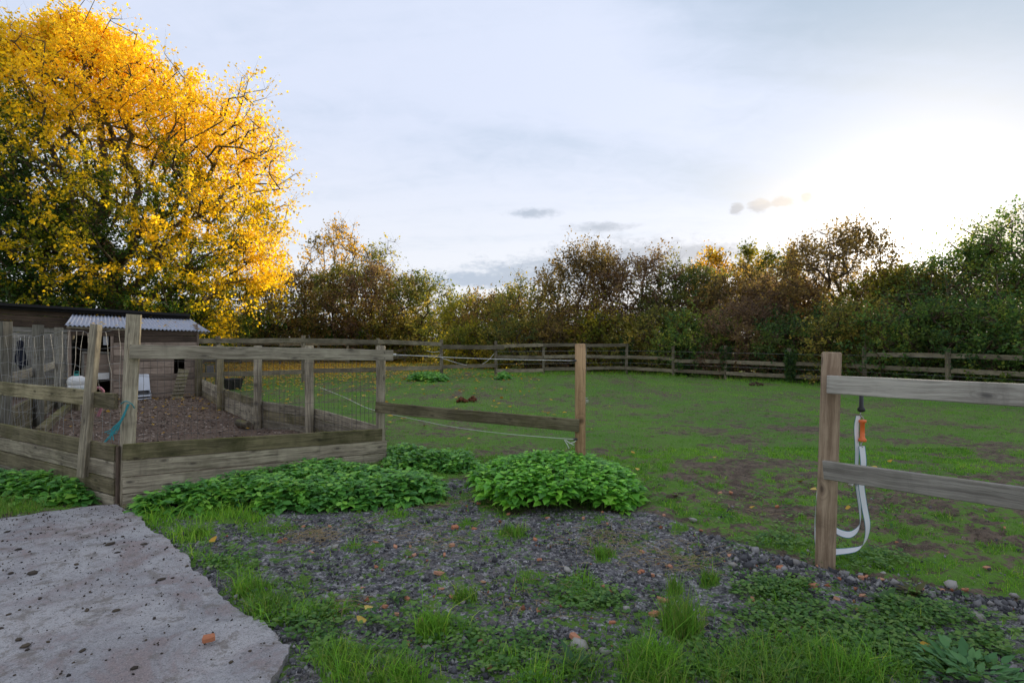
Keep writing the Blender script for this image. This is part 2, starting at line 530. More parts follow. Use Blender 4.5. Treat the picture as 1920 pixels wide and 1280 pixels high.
def fastmesh(name, Vs, Fs, mat=None, tint=None, smooth=False, extra=None):
    """Vs (n,3); Fs (m,k) faces; tint (n,3) per vertex"""
    Vs = np.ascontiguousarray(Vs, np.float32)
    Fs = np.ascontiguousarray(Fs, np.int32)
    me = bpy.data.meshes.new(name)
    n, (m, k) = len(Vs), Fs.shape
    me.vertices.add(n)
    me.vertices.foreach_set('co', Vs.ravel())
    me.loops.add(m * k)
    me.loops.foreach_set('vertex_index', Fs.ravel())
    me.polygons.add(m)
    me.polygons.foreach_set('loop_start', np.arange(0, m * k, k, dtype=np.int32))
    if smooth:
        me.polygons.foreach_set('use_smooth', np.ones(m, bool))
    me.update(calc_edges=True)
    if tint is not None:
        a = me.attributes.new('tint', 'FLOAT_COLOR', 'POINT')
        a.data.foreach_set('color', np.concatenate([tint, np.ones((n, 1))], 1).astype(np.float32).ravel())
    for kx, arr in (extra or {}).items():
        if arr.ndim == 2:
            a = me.attributes.new(kx, 'FLOAT_COLOR', 'POINT')
            a.data.foreach_set('color', np.concatenate([arr, np.ones((n, 1))], 1).astype(np.float32).ravel())
        else:
            a = me.attributes.new(kx, 'FLOAT', 'POINT')
            a.data.foreach_set('value', arr.astype(np.float32))
    if mat:
        me.materials.append(MAT[mat])
    return me


def pymesh(name, vs, fs, smooth=False):
    me = bpy.data.meshes.new(name)
    me.from_pydata([tuple(v) for v in vs], [], fs)
    if smooth:
        me.polygons.foreach_set('use_smooth', [True] * len(me.polygons))
    me.update()
    return me


def frame(p0, p1, up=(0, 0, 1)):
    """matrix at the middle of p0-p1: x along, z as near to up as it goes"""
    p0, p1 = Vector(p0), Vector(p1)
    x = (p1 - p0).normalized()
    u = Vector(up)
    z = (u - x * u.dot(x))
    if z.length < 1e-4:
        u = Vector((0, 1, 0))
        z = u - x * u.dot(x)
    z.normalize()
    y = z.cross(x)
    M = Matrix((x, y, z)).transposed().to_4x4()
    M.translation = (p0 + p1) / 2
    return M, (p1 - p0).length


def board_mesh(L, h, t, ch=0.004, seg=6, warp=0.004):
    """sawn board along x, height h in z, thickness t in y, edges chamfered, a little bent and uneven"""
    a, b = h / 2, t / 2
    c = min(ch, a * 0.4, b * 0.4)
    prof = [(-b + c, -a), (b - c, -a), (b, -a + c), (b, a - c), (b - c, a), (-b + c, a), (-b, a - c), (-b, -a + c)]
    vs, fs = [], []
    ph1, ph2 = random.uniform(0, 6), random.uniform(0, 6)
    for i in range(seg + 1):
        u = i / seg
        x = (u - 0.5) * L
        dy = warp * math.sin(u * 3.1 + ph1)
        dz = warp * 0.7 * math.sin(u * 4.3 + ph2)
        s = 1 + random.uniform(-0.012, 0.012)
        for (y, z) in prof:
            vs.append((x + random.uniform(-1, 1) * (0.004 if i in (0, seg) else 0), y + dy, z * s + dz))
    for i in range(seg):
        for j in range(8):
            k = (j + 1) % 8
            fs.append((i * 8 + j, i * 8 + k, i * 8 + 8 + k, i * 8 + 8 + j))
    fs.append(tuple(range(7, -1, -1)))
    fs.append(tuple(seg * 8 + j for j in range(8)))
    for i in range(len(fs)):
        fs[i] = tuple(reversed(fs[i]))
    return pymesh('board', vs, fs)


def board(name, p0, p1, h, t, mat, parent=None, up=(0, 0, 1), seg=6, warp=0.004, ch=0.004):
    M, L = frame(p0, p1, up)
    return put(name, board_mesh(L, h, t, ch, seg, warp), mat, parent, M)


def box(name, c, size, mat, parent=None, rz=0.0, ch=0.004):
    M = Matrix.Translation(Vector(c)) @ Matrix.Rotation(rz, 4, 'Z')
    return put(name, board_mesh(size[0], size[2], size[1], ch, 1, 0.0), mat, parent, M)


def post_mesh(L, r0, r1, n=16, rough=0.02, cap=0.008):
    """round post along x, flattened a little, chamfered head at +x"""
    prof = [(-L / 2, r0), (-L * 0.25, r0 * 0.99), (0, (r0 + r1) / 2), (L * 0.25, r1 * 1.01), (L / 2 - cap, r1), (L / 2, r1 - cap)]
    ph = [1 + random.uniform(-rough, rough) for _ in range(n)]
    vs, fs = [], []
    for x, r in prof:
        for j in range(n):
            a = 2 * math.pi * j / n
            vs.append((x, r * ph[j] * math.cos(a), r * ph[j] * math.sin(a)))
    for i in range(len(prof) - 1):
        for j in range(n):
            k = (j + 1) % n
            fs.append((i * n + j, i * n + n + j, i * n + n + k, i * n + k))
    fs.append(tuple(range(n)))
    fs.append(tuple((len(prof) - 1) * n + j for j in range(n - 1, -1, -1)))
    for i in range(len(fs)):
        fs[i] = tuple(reversed(fs[i]))
    me = pymesh('post', vs, fs)
    sm = [len(p.vertices) == 4 and i < (len(prof) - 2) * n for i, p in enumerate(me.polygons)]
    me.polygons.foreach_set('use_smooth', sm)
    return me


def post(name, p0, p1, r0, mat, parent=None, r1=None, n=16):
    M, L = frame(p0, p1, (0, 1, 0))
    return put(name, post_mesh(L, r0, r1 or r0, n), mat, parent, M)


def lathe(name, prof, mat, parent=None, loc=(0, 0, 0), n=24, M=None):
    vs, fs = [], []
    for r, z in prof:
        for j in range(n):
            a = 2 * math.pi * j / n
            vs.append((r * math.cos(a), r * math.sin(a), z))
    for i in range(len(prof) - 1):
        for j in range(n):
            k = (j + 1) % n
            fs.append((i * n + j, i * n + k, i * n + n + k, i * n + n + j))
    if prof[0][0] > 0:
        fs.append(tuple(range(n - 1, -1, -1)))
    me = pymesh(name, vs, fs, True)
    return put(name, me, mat, parent, M or Matrix.Translation(Vector(loc)))


def tube_arrays(paths, r, n=4):
    """tubes along polylines -> arrays"""
    VV, FF, base = [], [], 0
    for P in paths:
        P = np.asarray([tuple(p) for p in P], float)
        T = np.gradient(P, axis=0)
        T /= np.linalg.norm(T, axis=1, keepdims=True) + 1e-9
        ref = np.tile(np.array([[0.0, 0.0, 1.0]]), (len(P), 1))
        ref[np.abs(T[:, 2]) > 0.9] = (0, 1, 0)
        A = np.cross(T, ref)
        A /= np.linalg.norm(A, axis=1, keepdims=True) + 1e-9
        B = np.cross(T, A)
        ang = np.arange(n) * 2 * math.pi / n
        rr = np.broadcast_to(np.asarray(r, float), (len(P),)) if np.ndim(r) < 2 else r
        ring = P[:, None, :] + rr[:, None, None] * (np.cos(ang)[None, :, None] * A[:, None, :] + np.sin(ang)[None, :, None] * B[:, None, :])
        VV.append(ring.reshape(-1, 3))
        i = np.arange(len(P) - 1)[:, None]
        j = np.arange(n)[None, :]
        k = (j + 1) % n
        q = np.stack([i * n + j, i * n + k, (i + 1) * n + k, (i + 1) * n + j], -1).reshape(-1, 4) + base
        FF.append(q)
        base += len(P) * n
    return np.concatenate(VV), np.concatenate(FF)


def tubes(name, paths, r, mat, parent=None, n=5, smooth=True):
    Vs, Fs = tube_arrays(paths, r, n)
    return put(name, fastmesh(name, Vs, Fs, mat, smooth=smooth), None, parent)


def curve_pts(pts, n=24):
    """Catmull-Rom through points"""
    P = [Vector(p) for p in pts]
    P = [P[0] * 2 - P[1]] + P + [P[-1] * 2 - P[-2]]
    out = []
    m = len(P) - 3
    for s in range(m):
        for i in range(n // m + 1):
            t = i / (n // m + 1)
            a, b, c, d = P[s:s + 4]
            out.append(0.5 * ((2 * b) + (c - a) * t + (2 * a - 5 * b + 4 * c - d) * t * t + (3 * b - a - 3 * c + d) * t ** 3))
    out.append(P[-2])
    return out


def lerp(a, b, t):
    return Vector(a) * (1 - t) + Vector(b) * t


# ------------------------------------------------------------------ ground layout
SLAB_PX = [(-700, 1090), (-300, 1010), (0, 976), (90, 962), (175, 951), (215, 949), (262, 972), (280, 990), (330, 1028), (395, 1092), (440, 1138), (478, 1170),
           (545, 1216), (532, 1246), (508, 1290), (470, 1400), (430, 1700), (350, 2300), (-2500, 2300)]
SLAB = [G(*p) for p in SLAB_PX]
PEN_C, PEN_E = G(220, 947), G(718, 862)                 # front corners of the pen
PEN_L = Vector((-5.376, 5.936, 0))
LDIR = (PEN_L - PEN_C).normalized()
PEN_L2 = PEN_C + LDIR * 6.2
SHED_A, SHED_B = Vector((-8.77, 11.2, 0)), Vector((-6.94, 12.47, 0))
PEN_FLOOR = [PEN_C + Vector((0.02, 0.06, 0)), PEN_E + Vector((-.06, .02, 0)), Vector((-2.56, 7.42, 0)), Vector((-3.50, 8.10, 0)), Vector((-5.02, 10.1, 0)), SHED_B + Vector((.05, .1, 0)),
             Vector((-8.1, 14.0, 0)), Vector((-11.2, 12.0, 0)), Vector((-9.6, 9.4, 0)), PEN_L2 + Vector((0.05, 0.1, 0))]
FLOOR_Z = 0.115


def to_px(x, y):
    yy = np.maximum(y, 0.7)
    return 960 + x * F / yy, HOR + CAMH * F / yy


# tufts and green patches in the yard: photo x, y, half-width, half-height, strength, blade height in metres
TUFTS = [(300, 975, 60, 18, 1, .07), (350, 1000, 70, 25, 1, .07), (380, 1045, 60, 22, .9, .06), (430, 1060, 70, 30, .8, .05), (470, 1110, 60, 28, 1, .09), (520, 1150, 60, 30, 1, .08), (600, 1140, 90, 32, .9, .07),
         (500, 990, 90, 22, .7, .05), (420, 970, 120, 18, 1, .07), (560, 1090, 60, 25, .6, .05), (640, 1225, 70, 30, 1, .09), (590, 1190, 50, 22, .7, .06), (700, 1270, 110, 35, 1, .10), (810, 1180, 45, 28, 1, .09), (780, 1270, 80, 35, .9, .09),
         (872, 1120, 34, 18, 1, .08), (860, 1180, 60, 22, .8, .06), (663, 1022, 18, 10, 1, .05), (700, 1024, 18, 9, .8, .05), (745, 960, 30, 12, .9, .05), (880, 977, 24, 9, 1, .05), (962, 997, 36, 15, 1, .06),
         (935, 960, 40, 10, .7, .05), (1130, 1036, 32, 15, 1, .06), (1122, 972, 18, 7, .9, .05), (985, 1080, 60, 22, .8, .06), (1085, 1090, 50, 24, .9, .06), (1100, 1120, 80, 30, .9, .04), (940, 1240, 110, 40, .7, .07), (1010, 1270, 90, 30, .9, .07),
         (1330, 1090, 22, 14, 1, .08), (1262, 1110, 20, 16, .9, .09), (1455, 1100, 75, 22, 1, .04), (1440, 1125, 60, 20, .8, .04), (1455, 1010, 70, 18, 1, .05), (1410, 1000, 50, 12, .9, .05), (1660, 1050, 110, 22, .8, .05), (1570, 1040, 60, 14, .8, .05),
         (1800, 1070, 100, 18, .7, .05), (1760, 1010, 60, 18, .6, .05), (1840, 950, 80, 20, .6, .05), (1280, 1180, 45, 28, 1, .16), (1230, 1250, 110, 45, 1, .11), (1350, 1250, 110, 40, 1, .10), (1480, 1230, 140, 45, 1, .09), (1600, 1200, 130, 45, .9, .05),
         (1700, 1150, 110, 30, .8, .04), (1600, 1265, 160, 35, 1, .09), (1740, 1230, 110, 35, .9, .05), (1850, 1185, 60, 20, .6, .05), (1180, 1210, 60, 30, .7, .07), (1700, 1110, 50, 10, .8, .04), (1480, 1165, 100, 28, .7, .04),
         (40, 940, 130, 32, 1, .10), (1275, 985, 24, 9, .9, .05), (1210, 1000, 22, 9, .5, .05), (1310, 1015, 16, 6, .9, .05), (1080, 1200, 50, 25, .4, .05), (740, 1225, 60, 25, .5, .05)]


def tuft_field(px, py):
    d = np.zeros(np.shape(px))
    h = np.full(np.shape(px), 0.04)
    for cx, cy, rx, ry, s, bh in TUFTS:
        q = s * np.exp(-(((px - cx) / rx) ** 2 + ((py - cy) / ry) ** 2) * 1.1)
        h = np.where(q > d, bh, h)
        d = np.maximum(d, q)
    return d, h


YARD_PX = [(-900, 1100), (200, 949), (300, 950), (560, 952), (845, 945), (845, 897), (895, 897), (905, 955), (1215, 955), (1320, 990), (1420, 1024), (1545, 1062), (1700, 1082), (1920, 1120), (2600, 1240), (2600, 5000), (-900, 5000)]
MUD_PX = [(1190, 890), (1330, 868), (1600, 880), (2300, 880), (2600, 1240), (1920, 1120), (1545, 1062), (1400, 1018), (1215, 958)]


def cover(x, y):
    px, py = to_px(x, y)
    wob = (fbm(x * 1.7, y * 1.7, 5) - .5) * 60
    yard = sstep(poly_sd(px + wob, py + wob * .5, YARD_PX), -14, 14)
    mud = sstep(poly_sd(px + wob, py + wob * .3, MUD_PX), -25, 40)
    field = 1 - yard
    patch = fbm(x * 1.3, y * 1.3, 21)
    near = sstep(y, 5.0, 11.0)
    g = field * (0.49 + 0.09 * near + (patch - .5) * (0.95 - .35 * near) + (fbm(x * 4.5, y * 4.5, 23, 3) - .5) * 1.0)
    g = g - mud * 0.10 + field * mud * ((fbm(x * 2.1, y * 2.1, 40) - .5) * .8 + (fbm(x * 7, y * 7, 43) - .5) * .8)
    t, h = tuft_field(px, py)
    n = fbm(x * 5, y * 5, 60)
    g = np.maximum(g, t * (0.55 + n * 0.9) * np.where(yard > .5, 1, .9))
    g = np.where(yard > .5, np.maximum(g, 0.26 + (fbm(x * 2.5, y * 2.5, 77) - .5) * .9), g)
    return np.clip(g, 0, 1), yard * (1 - mud * .5), mud, h


def gz(x, y):
    """ground height"""
    x, y = np.asarray(x, float), np.asarray(y, float)
    z = (fbm(x * .45, y * .45, 3, 3) - .5) * .07 + (fbm(x * 3.2, y * 3.2, 9, 3) - .5) * .03
    return z


def gz1(x, y):
    return float(gz(np.array([x]), np.array([y]))[0])


def build_ground():
    def axis(lo, hi, step, far_lo, far_hi, g=1.13):
        a = list(np.arange(lo, hi + 1e-6, step))
        s, v = step, hi
        while v < far_hi:
            s *= g
            v += s
            a.append(v)
        s, v = step, lo
        while v > far_lo:
            s *= g
            v -= s
            a.insert(0, v)
        return np.array(a)
    xs = axis(-5.5, 6.0, 0.05, -900, 900)
    ys = axis(1.6, 9.0, 0.05, -40, 1500)
    X, Y = np.meshgrid(xs, ys)
    x, y = X.ravel(), Y.ravel()
    g, gv, mud, h = cover(x, y)
    z = gz(x, y) * (1 + 0 * x)
    z += (fbm(x * 9, y * 9, 31, 3) - .5) * .085 * np.clip(mud * 1.2 + gv * .35, 0, 1) * (np.hypot(x, y) < 12)
    # the yard's stony bank lies a little above the churned field beside the gate
    sd = poly_sd(x, y, [p[:] for p in SLAB])
    z = np.where(sd > -0.02, np.minimum(z, -0.02) - .03 * sstep(sd, 0, .1), z)
    pen = poly_sd(x, y, PEN_FLOOR)
    z = np.where(pen > 0, -0.05, z)
    # pale fallen leaves do not change the soil: cover = grass, stone, mud
    nx, ny = len(xs), len(ys)
    i = np.arange(ny - 1)[:, None] * nx + np.arange(nx - 1)[None, :]
    Fq = np.stack([i, i + 1, i + nx + 1, i + nx], -1).reshape(-1, 4)
    me = fastmesh('ground', np.stack([x, y, z], 1), Fq, 'ground_soil', smooth=True, extra={'cover': np.stack([g, gv, mud], 1)})
    o = put('ground', me)
    props(o, kind='structure')


build_ground()


def build_slab():
    pts = [Vector((p.x, p.y, 0)) for p in SLAB]
    out = []
    for i in range(len(pts)):
        a, b = pts[i], pts[(i + 1) % len(pts)]
        L = (b - a).length
        n = max(1, int(L / 0.02)) if (a.y > 1 and b.y > 1 and abs(a.x) < 6) else 1
        nrm = Vector(((b - a).y, -(b - a).x, 0)).normalized()
        for k in range(n):
            p = lerp(a, b, k / n)
            j = (vnoise(p.x * 5, p.y * 5, 4) - .5) * .05 + (vnoise(p.x * 23, p.y * 23, 6) - .5) * .022 + (vnoise(p.x * 70, p.y * 70, 7) - .5) * .014 if n > 1 else 0
            out.append(p + nrm * float(j))
    n = len(out)
    top = 0.016
    vs = [(p.x, p.y, top) for p in out] + [(p.x, p.y, -0.1) for p in out]
    fs = [tuple(range(n))] + [((i + 1) % n, i, n + i, n + (i + 1) % n) for i in range(n)]
    me = pymesh('slab', vs, fs)
    # make sure the top looks up
    if me.polygons[0].normal.z < 0:
        me.flip_normals()
    o = put('concrete_yard', me, 'concrete')
    props(o, kind='structure')


build_slab()


def build_pen_floor():
    xs = np.arange(-12, -1.2, 0.06)
    ys = np.arange(4.5, 14.3, 0.06)
    X, Y = np.meshgrid(xs, ys)
    x, y = X.ravel(), Y.ravel()
    inside = poly_sd(x, y, PEN_FLOOR) > -0.015
    z = FLOOR_Z + (fbm(x * 2, y * 2, 8) - .5) * .05 + (fbm(x * 9, y * 9, 9, 3) - .5) * .03
    idx = np.where(inside.reshape(X.shape), np.arange(x.size).reshape(X.shape), -1)
    a, b, c, d = idx[:-1, :-1], idx[:-1, 1:], idx[1:, 1:], idx[1:, :-1]
    ok = (a >= 0) & (b >= 0) & (c >= 0) & (d >= 0)
    Fq = np.stack([a[ok], b[ok], c[ok], d[ok]], 1)
    used = np.unique(Fq)
    remap = -np.ones(x.size, int)
    remap[used] = np.arange(len(used))
    # keep the sheet inside the boards round it
    P = np.stack([x, y, z], 1)[used]
    o = put('pen_floor', fastmesh('pen_floor', P, remap[Fq], 'pen_mulch', smooth=True))
    props(o, kind='structure')


build_pen_floor()

# ------------------------------------------------------------------ wire netting


def netting(name, a, b, z0a, z1a, z0b, z1b, du, zs, mat, parent, wav=0.004, r=0.0014, off=(0, 0, 0)):
    """woven netting between two uprights a, b; its lower and upper edges run z0a-z0b and z1a-z1b; zs = heights 0..1"""
    a, b, off = Vector(a), Vector(b), Vector(off)
    L = (b - a).length
    n = max(2, int(L / du))
    rnd = random.Random(int(L * 1000))
    nrm = Vector(((b - a).y, -(b - a).x, 0)).normalized()
    paths = []

    def P(u, v):
        p = lerp(a, b, u)
        z0, z1 = z0a + (z0b - z0a) * u, z1a + (z1b - z1a) * u
        w1 = math.sin(u * L * 5.1 + v * 3) * wav + math.sin(u * L * 17 + v * 9) * wav * .4
        return Vector((p.x, p.y, z0 + (z1 - z0) * v)) + nrm * w1 * 1.5 + Vector((0, 0, w1 * (0.4 + v))) + off
    for i in range(n + 1):
        u = i / n
        j = rnd.uniform(-1, 1) * wav / L
        m = max(4, len(zs) * 2)
        paths.append([P(min(1, max(0, u + j * math.sin(k * 1.7 + i))), k / (m - 1)) for k in range(m)])
    for v in zs:
        paths.append([P(i / n, v) for i in range(n + 1)])
    o = tubes(name, paths, r, mat, parent, 3, False)
    o['kind'] = 'stuff'
    return o


# ------------------------------------------------------------------ the pen in front: boards, posts, rails
def wall_boards(t, a, b, tops_a, tops_b, hb, th, mats, out, nb, stagger=None):
    """nb boards one above the other from a to b; tops at the two ends; out = outward unit vector"""
    for k in range(nb):
        za = tops_a - hb * (k + .5) - .003 * k
        zb = tops_b - hb * (k + .5) - .003 * k
        s = stagger[k] if stagger else (0, 0)
        d = (Vector(b) - Vector(a)).normalized()
        p0 = Vector(a) + d * s[0] + Vector(out) * random.uniform(-.003, .004)
        p1 = Vector(b) + d * s[1] + Vector(out) * random.uniform(-.003, .004)
        board('plank', Vector((p0.x, p0.y, za)), Vector((p1.x, p1.y, zb)), hb - .004, th, mats[k % len(mats)], t, seg=10, warp=.003)


def pen_front():
    d = (PEN_E - PEN_C).normalized()
    out = Vector((d.y, -d.x, 0))
    t = thing('pen_front_fence', 'low plank wall with a single top rail and wire mesh, facing the yard', 'fence', PEN_C)
    a, b = PEN_C + d * .035, PEN_E
    wall_boards(t, a, b, .507, .362, .138, .032, ['dark_mossy_wood', 'fence_wood', 'fence_wood', 'fence_wood'], out, 4, [(0, -.015), (0, .035), (.0, .03), (.0, .03)])
    ia, ib = a - out * .07, b - out * .06
    # corner post leans a little to the right
    cp0, cp1 = V(233, 947, 4.80), V(251, 590, 4.80)
    board('corner_post', Vector((cp0.x, cp0.y, -.15)), cp1, .10, .105, 'fence_wood', t, up=(d.x, d.y, 0), seg=6, warp=.003, ch=.012)
    post('end_post', (ib.x, ib.y, -.15), (ib.x + .01, ib.y, 1.30), .052, 'fence_wood', t)
    # top rail, nailed on the camera side of both posts
    p0, p1 = V(244, 658, 4.715), V(736, 666.5, 6.40)
    board('top_rail', p0, p1, .118, .04, 'pale_wood', t, seg=14, warp=.005)
    for p in (lerp(p0, p1, .015), lerp(p0, p1, .955)):
        for dz in (-.03, .03):
            post('nail_head', p + out * .018 + Vector((0, 0, dz)), p + out * .0235 + Vector((0, 0, dz)), .005, 'rusty_wire', t, n=8)
    netting('wire_mesh', ia, ib, .44, 1.29, .30, 1.19, .052, [0, .14, .27, .42, .57, .74, .9, 1.0], 'rusty_wire', t, .0022, .0017, out * .028)
    # dark strip added as the shade in the gap where the two walls meet
    board('gap_shade_strip', (PEN_C.x - .004, PEN_C.y + .012, -.06), (PEN_C.x - .004, PEN_C.y + .012, .49), .022, .03, 'dark_boards', t, up=(1, 0, 0), seg=2)


pen_front()


def pen_left():
    """gate side of the pen, running away to the left"""
    a = PEN_C + LDIR * .03
    b = PEN_L2
    out = Vector((LDIR.y, -LDIR.x, 0))
    if out.y > 0:
        out = -out
    t = thing('pen_gate_side', 'weathered plank wall with middle rail and crooked upright board, left of the corner', 'fence', a)
    wall_boards(t, a, b, .497, .50, .138, .032, ['mossy_wood', 'fence_wood', 'mossy_wood', 'fence_wood'], out, 4)
    r0, r1 = PEN_C + LDIR * .04, b
    zc = .862
    cut = PEN_C + LDIR * .52
    board('middle_rail', Vector((cut.x, cut.y, zc + .004)), Vector((r1.x, r1.y, zc)), .135, .035, 'mossy_wood', t, seg=12)
    q = out * -.012
    board('middle_rail', Vector((r0.x, r0.y, zc - .004)) + q, Vector((cut.x, cut.y, zc)) + q - LDIR * .012, .130, .035, 'mossy_wood', t, seg=4)
    # crooked upright, nailed on outside
    top, bot = V(180, 608, 4.93), V(156, 893, 4.93)
    board('upright_board', bot, top, .092, .05, 'fence_wood', t, up=(1, -.35, 0), seg=6, warp=.006)
    m = out * -.05
    netting('wire_mesh', PEN_C + LDIR * .1 + m, PEN_C + LDIR * 2.6 + m, .45, 1.47, .45, 1.40, .155, [0, .2, .4, .56, .7, .85, 1.0], 'galvanised_wire', t, .014, .0016)


pen_left()


def pen_right():
    """far-right side of the pen: posts and three boards between, running back to the hen house"""
    P = [Vector((-1.53, 6.50, 0)), Vector((-2.66, 7.42, 0)), Vector((-3.61, 8.02, 0)), Vector((-5.16, 10.0, 0)), Vector((-6.86, 12.36, 0))]
    tops = [1.3, 1.30, 1.27, 1.27, 1.25]
    walls = [.36, .455, .49, .475, .48]
    t = thing('pen_side_fence', 'row of posts with board wall and netting between pen and paddock', 'fence', P[1])
    for k in range(1, 5):
        px = [697, 578, 481, 413, 367][k]
        p = P[k]
        post('post', (p.x, p.y, -.15), (p.x + random.uniform(-.015, .015), p.y, [0, 1.29, 1.28, 1.26, .97][k]), [0, .056, .055, .055, .075][k], 'mossy_wood' if k > 2 else 'fence_wood', t)
    off = Vector((.06, .05, 0))
    for k in range(4):
        a, b = P[k] + off, P[k + 1] + off
        d = (b - a).normalized()
        for j in range(4):
            za, zb = walls[k] - .125 * (j + .5), walls[k + 1] - .125 * (j + .5)
            board('plank', Vector((a.x, a.y, za)) + d * .004, Vector((b.x, b.y, zb)) - d * .004, .122, .03, ['fence_wood', 'fence_wood', 'mossy_wood'][(k + j) % 3], t, seg=5)
        netting('wire_mesh', P[k] + Vector((.058, .03, 0)), P[k + 1] + Vector((.058, .03, 0)), .2, 1.2, .2, 1.18, .075, [0, .15, .3, .48, .66, .84, 1.0], 'rusty_wire', t, .003, .0015)


pen_right()


def pen_divider():
    """fence that parts the hen run from the run on its left"""
    P = [Vector((-5.70, 6.35, 0)), Vector((-6.83, 8.15, 0)), Vector((-8.18, 10.2, 0))]
    d = (P[2] - P[0]).normalized()
    n = Vector((-d.y, d.x, 0))
    t = thing('run_divider_fence', 'three square posts with rail and low boards parting the two runs', 'fence', P[0])
    for p in P:
        board('post', (p.x, p.y, -.12), (p.x, p.y, 1.575), .10, .10, 'grey_post_wood', t, up=(.3, 1, 0), seg=4, ch=.005)
        for s in (0,):
            pass
    o = n * .075
    e = P[2] + d * 1.1
    for a, b in ((P[0] - d * .05, P[1]), (P[1], P[2]), (P[2], e)):
        board('rail', Vector((a.x, a.y, .90)) + o, Vector((b.x, b.y, .90)) + o, .115, .03, 'fence_wood', t)
        for j in range(3):
            board('plank', Vector((a.x, a.y, .465 - .135 * j)) + o, Vector((b.x, b.y, .465 - .135 * j)) + o, .13, .03, 'mossy_wood', t)
    board('sleeper', Vector((P[0].x, P[0].y, .16)) + d * 1.2 - n * .16, Vector((e.x, e.y, .16)) - n * .16, .10, .10, 'mossy_wood', t)
    netting('wire_mesh', P[0] - n * .053, e - n * .053, .3, 1.42, .3, 1.42, .15, [0, .14, .28, .43, .58, .72, .86, 1.0], 'galvanised_wire', t, .012, .0015)


pen_divider()

# ------------------------------------------------------------------ hen house and the long shed behind it
FD = (SHED_B - SHED_A).normalized()
SD = Vector((-FD.y, FD.x, 0))


